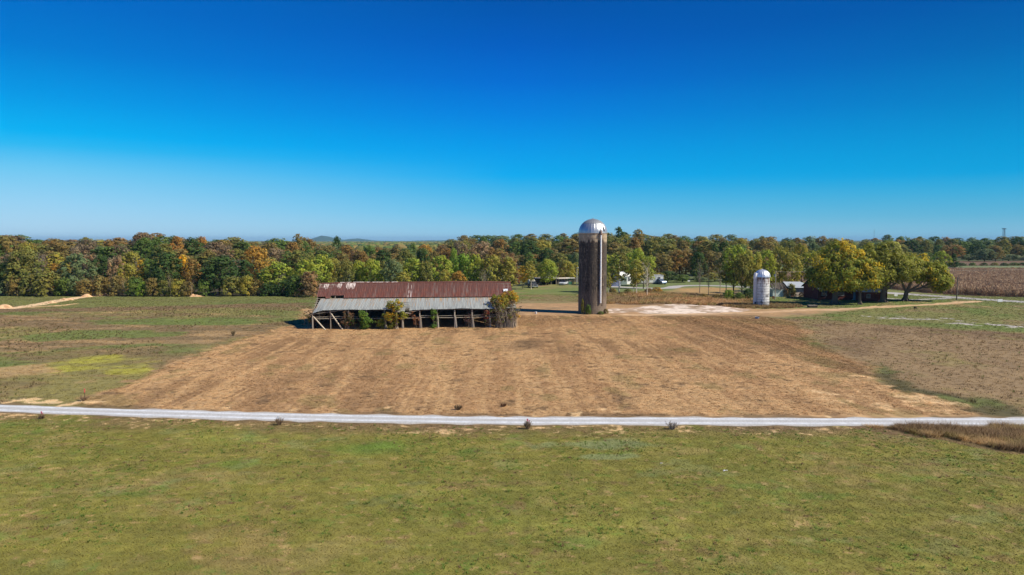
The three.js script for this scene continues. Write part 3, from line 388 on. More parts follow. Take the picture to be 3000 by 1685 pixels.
// ================================================================ THE FOUR MAPLES BY THE HOUSE
function maple(px, baseY, seed, q, label) {
  const [x, D] = G(px, baseY), r = rng(seed), t = thing('maple_tree', label, 'tree', VZ(x, D, -0.05)), L = new Leaves(r), wood = [], leafOf = q.color;
  const { h, base, tr } = q, ctr = v3(q.cx ?? 0, mix(base, h, 0.45), 0);
  const fork = v3((q.lean ?? 0), base * 0.75, 0);
  wood.push(limb(v3(0, -0.1, 0), v3(fork.x * 0.4, fork.y * 0.5, 0), tr * 1.3, tr, 9), limb(v3(fork.x * 0.4, fork.y * 0.5, 0), fork, tr, tr * 0.92, 9));
  for (let k = 0; k < 6; k++) { const a = k * 1.05 + r(); wood.push(limb(v3(Math.cos(a) * tr * 1.9, -0.05, Math.sin(a) * tr * 1.9), v3(Math.cos(a) * tr * 0.5, 0.9, Math.sin(a) * tr * 0.5), tr * 0.4, tr * 0.3, 5)); }
  const limbs = [];
  for (let k = 0; k < q.limbs.length; k++) { const [dx, dy, dz] = q.limbs[k], m = fork.clone().lerp(v3(dx, dy, dz), 0.5).add(v3(0, -0.4, 0)), e = v3(dx, dy, dz); wood.push(limb(fork, m, tr * 0.62, tr * 0.42, 7), limb(m, e, tr * 0.42, tr * 0.16, 6)); limbs.push(m, e); }
  let made = 0;
  for (let tries = 0; made < q.n && tries < q.n * 30; tries++) {
    const a = r() * 6.283, cy = r() * 2 - 1, f = Math.pow(r(), 0.45), lobe = q.lobes[Math.floor(r() * q.lobes.length)], c = v3(lobe[0] + Math.cos(a) * lobe[3] * f * Math.sqrt(1 - cy * cy), lobe[1] + cy * f * lobe[4], lobe[2] + Math.sin(a) * lobe[3] * f * Math.sqrt(1 - cy * cy) * 0.95);
    if (c.y < base * 0.8) continue; made++;
    if (made % 2) { let b = limbs[0], m = 1e9; for (const p of limbs) { const d = p.distanceTo(c) + (p.y > c.y ? 2 : 0); if (d < m) { m = d; b = p; } } wood.push(limb(b, c, 0.09, 0.025, 4)); }
    const hue = 0.82 + 0.36 * r(), bias = r(); L.clump(c, 0.85 + 0.5 * r(), q.leaves, 0.27, P => { const col = leafOf(P, bias, r); return [col[0] * hue, col[1] * hue, col[2] * hue]; }, ctr, 0.75);
  }
  part(t, 'trunk', mergeGeometries(wood.map(g => g.toNonIndexed())), barkMats.maple); part(t, 'crown', L.geo(), leafMat('own')); return t;
}
const cl = c => [s2l(c[0]), s2l(c[1]), s2l(c[2])], YEL = cl([204, 178, 52]), OLV = cl([148, 150, 58]), GRN = cl([128, 142, 52]), DKG = cl([92, 112, 44]), OLG = cl([160, 156, 60]), PAL = cl([160, 158, 84]);
const pick = (r, ...cs) => cs[Math.floor(r() * cs.length)];
maple(2446, 891, 11, { h: 13.4, base: 3.3, tr: 0.55, n: 290, leaves: 46, limbs: [[-3.8, 8, 0.5], [-1.2, 10, -0.6], [1.8, 10, 0.8], [4.2, 8.2, 0], [0.4, 7.5, 2.6]], lobes: [[-3.6, 8, 0, 3.6, 3.6], [0, 9.6, 0, 4.4, 3.7], [3.6, 8.2, 0, 3.6, 3.3], [-3.9, 5.6, 0.5, 2.2, 2.2], [1, 6, 1.8, 4.4, 2.4], [-1.5, 4.3, 2, 3, 1.7], [2.6, 4.4, 1.6, 2.4, 1.5]], color: (P, b, r) => (b < 0.46 && P.y > 9.6 + noise(P.x / 1.6, P.z / 1.6, 2) * 2.5) || b < 0.08 ? YEL : pick(r, OLV, OLG, GRN) }, 'large maple turning yellow at the top in front of the dark brick house');
maple(2519, 893, 12, { h: 8.2, base: 3.1, tr: 0.26, n: 120, leaves: 42, limbs: [[-2, 5.6, 0], [1.6, 6, 0.3], [0.2, 6.6, -0.4]], lobes: [[-1.6, 5.6, 0, 2.6, 2], [1.8, 6, 0, 2.8, 2.1], [-3, 4.4, 0.5, 1.9, 1.4], [1.2, 4.4, 0.8, 2, 1.3]], color: (P, b, r) => b < 0.25 ? YEL : pick(r, OLV, OLG, GRN) }, 'small golden-green maple with a thin trunk before the blue house door');
maple(2586, 886, 13, { h: 12.6, base: 3.2, tr: 0.5, lean: 0.1, n: 290, leaves: 46, limbs: [[-2.6, 8.4, 0], [0.5, 9.6, 0.8], [3.6, 8, 0.3], [5, 6.4, -0.3], [-0.6, 8, -2]], lobes: [[-2.2, 9, 0, 3.6, 3.2], [1.4, 9, 0, 4.2, 3.4], [4.2, 7.4, 0, 3.4, 2.9], [-1.8, 5.2, 1.4, 3, 2.1], [2.4, 6, 1.6, 2.6, 1.8], [-3, 4.2, 1.6, 2, 1.3]], color: (P, b, r) => pick(r, OLG, PAL, OLV, OLV) }, 'large olive maple with a pale flared trunk beside the red brick wall');
maple(2652, 882, 14, { h: 10.4, base: 2.6, tr: 0.48, lean: 0.2, n: 270, leaves: 44, limbs: [[-1.6, 6.4, 0], [1.6, 7.4, 0.6], [4.6, 5.4, 0.2], [6.4, 4.6, 0], [2.8, 6, -1.6]], lobes: [[-0.4, 7.4, 0, 3, 2.6], [2.8, 7, 0, 3.8, 3], [6, 5.8, 0, 3.2, 2.7], [7.2, 4, 0.4, 1.9, 1.7]], color: (P, b, r) => b < 0.1 ? YEL : pick(r, OLV, OLG, OLV, GRN) }, 'wide olive maple leaning over the driveway by the corn field');

// ================================================================ FAR COUNTRY
{ // canopy of the plain and the blue hills
  const r = rng(99), blob = new THREE.IcosahedronGeometry(1, 1), P = blob.attributes.position; for (let i = 0; i < P.count; i++) { const k = 1 + 0.25 * noise(P.getX(i) * 2.3 + 5, P.getY(i) * 2.1 + P.getZ(i) * 1.7, 3); P.setXYZ(i, P.getX(i) * k, P.getY(i) * k, P.getZ(i) * k); } blob.computeVertexNormals();
  const n = 15000, im = new THREE.InstancedMesh(blob, mat(new THREE.Color(1, 1, 1), 1), n), M = new THREE.Matrix4(), q = new THREE.Quaternion(), cols = ['green', 'olive', 'brownolive', 'darkgreen', 'green', 'graygreen', 'olive'];
  for (let i = 0; i < n; i++) { const d = 620 * Math.pow(9, Math.pow(r(), 0.8)), x = (r() * 2 - 1) * 0.95 * d, s = 4 + r() * 3 + d * 0.0012; M.compose(v3(x, 2 + 2.2 * r(), -d), q.setFromAxisAngle(Y, r() * 6.3), v3(s, 4.4 + 2 * r(), s)); im.setMatrixAt(i, M); im.setColorAt(i, lin(...LEAF[cols[Math.floor(r() * cols.length)]], 0.8 + 0.3 * r())); }
  im.name = 'distant_woodland'; shade(im); tag(im, 'unbroken distant woodland on the plain below the hills', 'woodland', null, 'stuff'); scene.add(im);
  // hills: heights at about 8.5 km as read from their outline
  const prof = [[-3200, 700], [0, 703], [600, 706], [735, 706.5], [760, 705], [790, 707], [880, 706], [905, 703], [925, 697], [938, 691], [948, 689], [960, 691.5], [975, 697], [1000, 702], [1015, 702.5], [1035, 699.5], [1050, 699], [1065, 700.5], [1090, 704], [1120, 705.4], [1180, 706], [1230, 705.6], [1260, 704.4], [1300, 704], [1340, 704.4], [1500, 704], [2200, 706], [3000, 703], [6000, 700]];
  const py = px => { let i = 1; while (i < prof.length - 1 && prof[i][0] < px) i++; const a = prof[i - 1], b = prof[i], t = clamp((px - a[0]) / (b[0] - a[0])); return mix(a[1], b[1], t * t * (3 - 2 * t)); };
  const D = 8500, pos = [], idx = [], nx = 420, nd = 10;
  for (let i = 0; i <= nx; i++) for (let j = 0; j <= nd; j++) {
    const px = -3000 + 9000 * i / nx, t = j / nd, d = D - 1700 + 3400 * t, x = (px - CX) / F * D, top = Math.max(2, EYE + (705 - py(px) + 0.5 * noise(px / 9, 1, 4)) * D / F), k = Math.pow(Math.sin(Math.PI * clamp(t)), 1.2);
    pos.push(x * d / D, -4 + (top + 4) * k * (1 + (j === nd / 2 ? 0 : 0.12 * noise(x / 300, d / 300, 6))), -d); 
  }
  for (let i = 0; i < nx; i++) for (let j = 0; j < nd; j++) { const a = i * (nd + 1) + j, b = a + 1, c = a + nd + 1, e = c + 1; idx.push(a, c, b, b, c, e); }
  const g = meshFrom(pos, null, null, null, idx); solo('hills', g, mat(lin(...LEAF.darkgreen), 1, { side: THREE.DoubleSide }), 'low wooded hills on the horizon beyond the barn', 'hills', null, 'structure');
}

// ================================================================ THE LONG BARN
const woodTex = (base, seed) => tex(64, 256, (u, v, o) => { const n = noise(u * 26, v * 5, seed), m = noise(u * 60, v * 9, seed + 1), p = noise(u * 3, v * 3, seed + 2), k = 1 + 0.22 * n + 0.14 * m + 0.12 * p; for (let c = 0; c < 3; c++) o[c] = base[c] * k; }, true);
const timber = [mat(new THREE.Color(1, 1, 1), 0.95, { map: woodTex(cl([176, 164, 146]), 3) }), mat(new THREE.Color(1, 1, 1), 0.95, { map: woodTex(cl([158, 146, 128]), 7) }), mat(new THREE.Color(1, 1, 1), 0.95, { map: woodTex(cl([196, 184, 162]), 13) })];
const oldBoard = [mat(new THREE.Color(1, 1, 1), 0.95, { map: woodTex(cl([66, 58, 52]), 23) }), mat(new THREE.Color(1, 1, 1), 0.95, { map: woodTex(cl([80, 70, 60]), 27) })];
const rustCols = { deep: cl([96, 57, 46]), red: cl([110, 62, 48]), grey: cl([114, 93, 84]), pale: cl([222, 206, 196]), orange: cl([146, 86, 60]) };
function rustTex(seed, greyness, paleTop, streak) {
  return tex(64, 256, (u, v, o) => { // v = 1 at the ridge
    const n = fbm(u * 3, v * 4, seed), m = noise(u * 14, v * 3, seed + 4), f = noise(u * 40, v * 90, seed + 5); const c = o; for (let k = 0; k < 3; k++) c[k] = rustCols.deep[k];
    into(c, rustCols.red, smooth(-0.2, 0.4, n - (v - 0.5) * 0.5)); into(c, rustCols.grey, greyness * smooth(-0.25, 0.35, fbm(u * 2, v * 2.2, seed + 9) + 0.25 * m)); into(c, rustCols.orange, 0.6 * smooth(0.35, 0.6, n + 0.3 * m - 0.2 * v));
    into(c, rustCols.pale, smooth(0.46, 0.6, paleTop + 0.35 * m + 0.2 * n - (1 - v) * 0.9)); into(c, rustCols.pale, streak * smooth(0.3, 0.55, m + 0.3 * n)); for (let k = 0; k < 3; k++) c[k] *= 1 + 0.1 * f;
  });
}
const sheetMat = map => mat(new THREE.Color(1, 1, 1), 0.75, { map, metalness: 0.05, side: THREE.DoubleSide });
const rustM = [sheetMat(rustTex(1, 0.15, -0.3, 0)), sheetMat(rustTex(11, 0.35, -0.3, 0.03)), sheetMat(rustTex(21, 0.7, -0.3, 0.02)), sheetMat(rustTex(31, 0.95, -0.3, 0)), sheetMat(rustTex(41, 0.2, -0.2, 0.2))];
const rustPale = [sheetMat(rustTex(51, 0.2, 0.55, 0.05)), sheetMat(rustTex(61, 0.1, 0.8, 0.1)), sheetMat(rustTex(71, 0.2, 0.35, 0.05))], rustStripe = sheetMat(rustTex(81, 0.2, 0.1, 0.95));
const greyTex = (seed, rusty) => tex(64, 128, (u, v, o) => { const n = fbm(u * 3, v * 3, seed), m = noise(u * 12, v * 2.5, seed + 3), b = cl([164, 167, 161]), d = cl([138, 141, 137]), w = cl([176, 148, 116]); for (let c = 0; c < 3; c++) o[c] = b[c]; into(o, d, smooth(-0.1, 0.5, n + 0.4 * m)); into(o, w, rusty * smooth(0.15, 0.6, m * 0.7 + n * 0.4 + (v - 0.55) * 0.9)); const k = 1 + 0.06 * noise(u * 30, v * 60, seed + 6); for (let c = 0; c < 3; c++) o[c] *= k; });
const greyM = [sheetMat(greyTex(5, 0.75)), sheetMat(greyTex(15, 0.95)), sheetMat(greyTex(25, 0.55)), sheetMat(greyTex(35, 1))]; for (const m of greyM) m.metalness = 0.1;
function sheet(a, b, c, d, waves, amp) { // a..b lower edge, d..c upper edge; corrugated
  const n = waves * 4, rowsN = 3, pos = [], uv = [], idx = [], up = v3().subVectors(b, a).cross(v3().subVectors(d, a)).normalize(); if (up.y < 0) up.negate();
  for (let j = 0; j <= rowsN; j++) for (let i = 0; i <= n; i++) { const s = i / n, t = j / rowsN, p = a.clone().lerp(b, s).lerp(d.clone().lerp(c, s), t).addScaledVector(up, amp * Math.cos(i / 4 * 2 * Math.PI)); pos.push(p.x, p.y, p.z); uv.push(s, t); }
  for (let j = 0; j < rowsN; j++) for (let i = 0; i < n; i++) { const p = j * (n + 1) + i, q = p + n + 1; idx.push(p, p + 1, q, p + 1, q + 1, q); }
  return meshFrom(pos, null, null, uv, idx);
}
{
  const r = rng(31), [ax, ad] = G(914, 966), turn = 6 * Math.PI / 180, barn = thing('barn', 'long weathered pole barn with rusted metal roof and sagging grey lean-to', 'barn', VZ(ax, ad, 0), turn);
  const Lb = 30, WJ = 4.2, WR = 8, WE = 16, HE = 2.85, HJ = 4.15, HR = 6.4;
  const sag = u => -0.55 * smooth(2.2, 0, u) - 0.42 * Math.exp(-Math.pow((u - 13) / 1.2, 2)) + 0.06 * noise(u / 2, 1, 3) + 0.12 * smooth(15, 26, u) * 0 - 0.04 * Math.sin(u * 0.55);
  const P = (u, w, y) => v3(u, y, -w);
  const ridgeY = u => HR - 0.12 * smooth(5, 0, u) - 0.1 * smooth(26, 30, u) + 0.03 * noise(u / 3, 4, 5);
  // rusted main roof, both slopes
  const n = 44, sw = Lb / n;
  for (let i = 0; i < n; i++) for (const side of [0, 1]) {
    const u0 = i * sw - 0.03, u1 = (i + 1) * sw + 0.03, w = side ? 2 * WR - WJ : WJ, up = i % 2 ? 0.012 : 0, hole = !side && i >= 3 && i <= 5 ? 0.17 : !side && i < 2 ? 0.1 : 0;
    const low = (u, t) => P(u, mix(w + (side ? 0.25 : -0.12), WR, t), mix(HJ + 0.1 + (u < 4 ? -0.05 : 0), ridgeY(u), t) + up + 0.02);
    const g = sheet(low(u0, hole), low(u1, hole), P(u1, WR, ridgeY(u1) + up + 0.02), P(u0, WR, ridgeY(u0) + up + 0.02), 3, 0.018);
    const m = i === 0 ? rustPale[0] : i < 8 && !side ? (i === 1 || i === 6 ? rustPale[1] : rustPale[i % 3]) : (i === 20 ? rustStripe : i === 21 ? rustM[4] : i > 24 && i < 37 ? rustM[[2, 1, 3, 0, 2, 3, 1][i % 7]] : i > 41 ? rustM[4] : rustM[[0, 1, 0, 1, 0, 2, 0][i % 7]]);
    part(barn, 'roof_sheet', g, m);
  }
  for (let i = 0; i < 10; i++) part(barn, 'ridge_cap', mergeGeometries([sheet(P(i * 3, WR - 0.3, ridgeY(i * 3) - 0.1), P(i * 3 + 3, WR - 0.3, ridgeY(i * 3 + 3) - 0.1), P(i * 3 + 3, WR, ridgeY(i * 3 + 3) + 0.07), P(i * 3, WR, ridgeY(i * 3) + 0.07), 1, 0.002), sheet(P(i * 3, WR + 0.3, ridgeY(i * 3) - 0.1), P(i * 3 + 3, WR + 0.3, ridgeY(i * 3 + 3) - 0.1), P(i * 3 + 3, WR, ridgeY(i * 3 + 3) + 0.07), P(i * 3, WR, ridgeY(i * 3) + 0.07), 1, 0.002)]), i < 4 && i > 0 ? rustPale[1] : rustM[0]);
  // grey lean-to roof; front one sags, the last sheets at the near corner are gone
  for (let i = 1; i < n; i++) for (const side of [0, 1]) {
    if (!side && i < 1) continue; const u0 = i * sw - 0.03, u1 = (i + 1) * sw + 0.03, s0 = side ? 0 : sag(u0), s1 = side ? 0 : sag(u1), wl = side ? WE + 0.3 : -0.32, wj = side ? WE - WJ : WJ, up = i % 2 ? 0.01 : 0, cut = !side && i === 20 ? 0.22 : 0, skew = side ? 0 : -0.45 * smooth(22, 2, u0);
    const lo = (u, s) => P(u + skew * (1 - cut), mix(wl, wj, cut), mix(HE + s, HJ, cut) + up), g = sheet(lo(u0, s0), lo(u1, s1), P(u1, wj, HJ + up - 0.02), P(u0, wj, HJ + up - 0.02), 3, 0.017);
    part(barn, 'lean_to_sheet', g, greyM[i === 35 || i === 27 || i === 31 || i === 38 ? 3 : i > 17 && i < 20 ? 3 : (i * 7) % 3]);
  }
  // purlins and rafters, seen where sheets are missing
  for (let k = 0; k < 8; k++) { const t = (k + 0.15) / 8; for (let s = 0; s < 6; s++) { const ua = -0.15 + s * 5.05, ub = Math.min(Lb, ua + 5.05); part(barn, 'purlin', bar(P(ua, mix(-0.2, WJ, t), mix(HE + sag(Math.max(0, ua)), HJ, t) - 0.06), P(ub, mix(-0.2, WJ, t), mix(HE + sag(ub), HJ, t) - 0.06), 0.05, 0.09), timber[(k + s) % 3]); } }
  for (let k = 0; k < 6; k++) for (let s = 0; s < 3; s++) { const t = k / 6 + 0.02; part(barn, 'purlin', bar(P(-0.1 + s * 10, mix(WJ, WR, t), mix(HJ, HR, t) - 0.03), P(Math.min(Lb, 10 + s * 10), mix(WJ, WR, t), mix(HJ, HR, t) - 0.03), 0.05, 0.1), timber[(k + s) % 3]); }
  const post = i => 0.12 + i * (Lb - 0.24) / 11.5, np = 12;
  for (let i = 0; i < np; i++) {
    const u = post(i), s = sag(u); part(barn, 'rafter', bar(P(u, -0.25, HE + s - 0.15), P(u, WJ, HJ - 0.16), 0.06, 0.14), timber[1]); part(barn, 'rafter', bar(P(u, WJ, HJ - 0.12), P(u, WR, HR - 0.16), 0.06, 0.14), timber[1]); part(barn, 'rafter', bar(P(u, WE - WJ, HJ - 0.12), P(u, WR, HR - 0.16), 0.06, 0.14), timber[1]);
    const x = 0.08 * (r() - 0.5), th = 0.13 + 0.04 * r(); part(barn, 'post', bar(P(u + x, 0, -0.15), P(u, 0, HE + s - 0.08), th), timber[i % 3]);
    if (i > 2) part(barn, 'post', bar(P(u + 0.22 + x * 2, -0.05, -0.15), P(u + 0.1, -0.02, 1.35 + 0.4 * r()), 0.16 + 0.06 * r()), timber[(i + 1) % 3]); // old stub beside the post
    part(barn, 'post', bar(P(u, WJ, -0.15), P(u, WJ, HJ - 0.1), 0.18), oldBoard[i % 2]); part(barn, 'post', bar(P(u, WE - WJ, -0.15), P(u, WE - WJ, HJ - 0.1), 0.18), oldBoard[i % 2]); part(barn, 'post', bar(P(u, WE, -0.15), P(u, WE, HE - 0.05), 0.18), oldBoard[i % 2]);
    if (i + 1 < np) { const u2 = post(i + 1), a = 1.52 + 0.12 * (r() - 0.5), b = a + (i > 4 ? 0.1 * (r() - 0.2) : 0); part(barn, 'rail', bar(P(u, 0.06, a), P(u2, 0.06, b), 0.05, 0.14), timber[2]); if (i !== 5 && i !== 3) part(barn, 'rail', bar(P(u, 0.14, a + 0.24 + 0.06 * r()), P(u2, 0.14, b + 0.22 + 0.1 * r()), 0.05, 0.13), timber[(i + 2) % 3]); part(barn, 'eave_beam', bar(P(u, 0, HE + s - 0.16), P(u2, 0, HE + sag(u2) - 0.16), 0.07, 0.16), oldBoard[0]); }
    for (const [pu, pw, k] of [[u, 0.3, 0], [u, 0.6, 1]]) if (i % 2 && k) part(barn, 'knee_brace', bar(P(pu, 0, HE + s - 0.9), P(pu + 0.7, 0, HE + s - 0.2), 0.06, 0.1), oldBoard[1]);
  }
  for (const [a, b] of [[[0.1, 0.1, 2.0], [2.1, -0.7, -0.1]], [[2.6, 0, 2.55], [4.5, -0.55, -0.1]]]) part(barn, 'leaning_brace', bar(P(...[a[0], a[1], a[2]]), P(b[0], b[1], b[2]), 0.13), timber[2]);
  // broken lean-to eave by the small tree: fallen boards
  for (const [a, b] of [[[11.6, -0.3, 2.62], [14.4, -0.5, 2.2]], [[13.2, -0.3, 2.3], [15.6, -0.1, 2.62]]]) part(barn, 'broken_board', bar(P(...a), P(...b), 0.05, 0.16), timber[0]);
  // walls of upright boards: back and both ends
  const roofAt = w => { const q = w > WR ? 2 * WR - w : w; return q < WJ ? mix(HE, HJ, q / WJ) : mix(HJ, HR, (q - WJ) / (WR - WJ)); };
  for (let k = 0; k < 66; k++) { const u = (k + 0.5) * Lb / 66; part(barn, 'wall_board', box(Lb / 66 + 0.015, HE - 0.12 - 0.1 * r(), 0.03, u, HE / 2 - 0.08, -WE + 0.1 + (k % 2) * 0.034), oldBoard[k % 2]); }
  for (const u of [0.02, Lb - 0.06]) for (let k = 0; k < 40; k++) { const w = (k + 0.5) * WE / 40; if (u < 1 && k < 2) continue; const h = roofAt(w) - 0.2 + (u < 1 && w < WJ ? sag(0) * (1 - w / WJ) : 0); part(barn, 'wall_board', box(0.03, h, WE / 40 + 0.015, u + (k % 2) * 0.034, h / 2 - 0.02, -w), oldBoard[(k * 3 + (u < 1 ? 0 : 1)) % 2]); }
  // pale loose sheet and strip lying at the far lower corner of the rusted roof
  part(barn, 'loose_sheet', sheet(P(28.6, WJ + 0.9, HJ + 0.85), P(29.3, WJ + 0.9, HJ + 0.85), P(29.35, WJ + 1.5, HJ + 1.2), P(28.65, WJ + 1.5, HJ + 1.17), 2, 0.015), mat([226, 232, 236], 0.5, { side: THREE.DoubleSide }));
  part(barn, 'loose_sheet', sheet(P(27.9, WJ - 0.25, HJ + 0.12), P(29.9, WJ - 0.25, HJ + 0.14), P(29.9, WJ + 0.05, HJ + 0.3), P(27.9, WJ + 0.05, HJ + 0.27), 2, 0.012), mat([206, 190, 160], 0.6, { side: THREE.DoubleSide }));

  // ---- plants growing on and before the barn
  const toWorld = (u, w, y = 0) => { const p = P(u, w, 0).applyAxisAngle(Y, turn); return VZ(ax + p.x, ad - p.z, y); };
  function tangle(name, label, cat, u, w, q) { // twiggy shrub with leaf sprays
    const R = rng(q.seed), t = thing(name, label, cat, toWorld(u, w, -0.03)), L = new Leaves(R), wood = [];
    for (let i = 0; i < q.stems; i++) {
      let p = v3((R() - 0.5) * q.foot, 0, (R() - 0.5) * q.foot * 0.6), d = v3((R() - 0.5) * q.splay, 1, (R() - 0.5) * q.splay * 0.6); const len = q.h * (0.55 + 0.5 * R()), m = 5;
      for (let k = 0; k < m; k++) { const e = p.clone().addScaledVector(d.normalize(), len / m); wood.push(limb(p, e, q.tr * (1 - k / m * 0.8), q.tr * (1 - (k + 1) / m * 0.8), 4)); p = e; d.add(v3((R() - 0.5) * 0.7, (R() - 0.5) * 0.3, (R() - 0.5) * 0.6)); if (k > 0) for (let z = 0; z < q.twigs; z++) { const f = p.clone().add(v3((R() - 0.5) * 0.7, (R() - 0.3) * 0.5, (R() - 0.5) * 0.6)); wood.push(limb(p, f, q.tr * 0.35, q.tr * 0.12, 3)); if (R() < q.leafy) L.clump(f, q.clump ?? 0.22, q.leaves, q.size ?? 0.1, pick(R, ...q.cols), v3(0, q.h * 0.5, 0)); } }
    }
    for (const [cx, cy, cz, cr, nn, cc] of q.masses ?? []) for (let k = 0; k < nn; k++) { const a = R() * 6.28, b = R() * 2 - 1, f = Math.cbrt(R()), c = v3(cx + Math.cos(a) * cr * f * Math.sqrt(1 - b * b), cy + b * cr * f * 0.8, cz + Math.sin(a) * cr * f * 0.8); L.clump(c, 0.26 + 0.14 * R(), 22, 0.12, pick(R, ...cc), v3(cx, cy, cz)); if (k % 3 === 0) wood.push(limb(v3(cx * 0.6, Math.max(0.2, cy - cr), cz), c, 0.025, 0.01, 3)); }
    part(t, 'stems', mergeGeometries(wood.map(g => g.toNonIndexed())), barkMats[q.bark ?? 'twig']); if (L.p.length) part(t, 'foliage', L.geo(), leafMat('own')); return t;
  }
  const BRN = cl([138, 104, 72]), GLD = cl([200, 158, 40]), LGR = cl([132, 158, 62]), MGR = cl([92, 124, 44]), RED = cl([150, 62, 44]), DUN = cl([112, 98, 66]);
  tangle('shrub', 'brown twiggy shrub growing up through the barn rails', 'shrub', 5.3, -0.1, { seed: 1, h: 2.5, stems: 16, foot: 1.6, splay: 0.9, tr: 0.03, twigs: 3, leafy: 0.55, leaves: 10, cols: [BRN, DUN, BRN, MGR] });
  tangle('shrub', 'leafy bright green shrub against the barn posts', 'shrub', 7.6, -0.5, { seed: 2, h: 2.2, stems: 7, foot: 0.5, splay: 0.5, tr: 0.04, twigs: 2, leafy: 0.7, leaves: 16, cols: [LGR, MGR], masses: [[-0.15, 2.2, 0, 0.75, 26, [LGR, LGR, MGR]], [0.2, 1.2, 0.1, 0.85, 34, [LGR, MGR, MGR]], [0.15, 0.5, 0.1, 0.6, 16, [MGR]]] });
  tangle('shrub', 'small yellow-green sapling at the foot of a barn post', 'shrub', 9.9, -0.4, { seed: 3, h: 1.4, stems: 5, foot: 0.3, splay: 0.4, tr: 0.02, twigs: 2, leafy: 0.9, leaves: 14, cols: [LGR, OLG], masses: [[0, 0.9, 0, 0.45, 12, [OLG, LGR]]] });
  tangle('small_tree', 'small gold-leaved tree pushing through the broken barn eave', 'tree', 12.3, -0.7, { seed: 4, h: 3.2, stems: 2, foot: 0.25, splay: 0.25, tr: 0.14, twigs: 2, leafy: 0.6, leaves: 16, bark: 'tan', cols: [GLD, OLG, OLV], masses: [[-0.3, 3.5, 0, 1.15, 46, [GLD, OLV, OLG, OLV]], [-1.1, 1.8, 0.1, 1.0, 36, [GLD, OLV, GLD, OLG]], [0.9, 2.1, 0.2, 0.7, 16, [OLG, OLV]], [-0.7, 0.8, -0.3, 0.8, 16, [DKG, OLV]]] });
  tangle('vine', 'green vine climbing a barn post', 'vine', 17.75, -0.15, { seed: 5, h: 2.7, stems: 3, foot: 0.15, splay: 0.15, tr: 0.02, twigs: 1, leafy: 0.6, leaves: 12, cols: [LGR, MGR], masses: [[0, 2.4, 0, 0.42, 10, [LGR, MGR]], [-0.2, 1.5, 0, 0.35, 6, [LGR, OLG]], [-0.2, 0.3, 0, 0.5, 8, [LGR, MGR]]] });
  tangle('vine', 'rusty dead vine hanging on a barn post', 'vine', 15.1, -0.1, { seed: 6, h: 2.4, stems: 4, foot: 0.15, splay: 0.15, tr: 0.015, twigs: 2, leafy: 0.6, leaves: 7, cols: [cl([164, 112, 78])] });
  tangle('vine', 'grey dead vine tangle around two barn posts', 'vine', 23.0, -0.1, { seed: 7, h: 2.5, stems: 7, foot: 0.4, splay: 0.4, tr: 0.018, twigs: 2, leafy: 0.5, leaves: 6, cols: [cl([126, 96, 88]), cl([110, 80, 70])] });
  tangle('vine', 'red-leaved vine under the barn eave', 'vine', 25.5, -0.1, { seed: 8, h: 2.6, stems: 4, foot: 0.3, splay: 0.25, tr: 0.018, twigs: 2, leafy: 0.3, leaves: 8, cols: [RED, BRN], masses: [[0, 2.35, 0, 0.42, 9, [RED, RED, BRN]]] });
  tangle('vine_thicket', 'golden vine thicket smothering the corner of the barn', 'vine', 28.6, -0.3, { seed: 9, h: 4.4, stems: 90, foot: 3.4, splay: 0.35, tr: 0.03, twigs: 3, leafy: 0.12, leaves: 8, bark: 'vine', cols: [DUN, BRN, OLV], masses: [[0.3, 4.5, -1.5, 1.35, 80, [GLD, OLV, OLG, GLD]], [-1.5, 3.9, -1.3, 1.15, 60, [GLD, OLV, GRN, OLG]], [-0.6, 3.9, -0.3, 1.0, 40, [GLD, OLV, OLG]], [1.0, 4.2, -0.6, 0.7, 22, [GLD, OLG]], [-0.9, 3.1, 0.1, 0.55, 14, [OLV, GLD]], [1.5, 1.8, -0.4, 0.35, 6, [GLD]]] });
  tangle('shrub', 'dark tangled brush inside the barn bay beside the vine thicket', 'shrub', 26.6, 0.2, { seed: 10, h: 2.0, stems: 26, foot: 1.8, splay: 0.8, tr: 0.022, twigs: 3, leafy: 0.3, leaves: 8, cols: [OLV, DUN, BRN] });
  tangle('shrub', 'sparse brown brush at the open end of the barn', 'shrub', -0.5, 1.6, { seed: 12, h: 3.0, stems: 18, foot: 1.6, splay: 0.5, tr: 0.025, twigs: 3, leafy: 0.4, leaves: 9, cols: [OLV, DUN, BRN] });
  scene.userData.barnAt = toWorld;
}

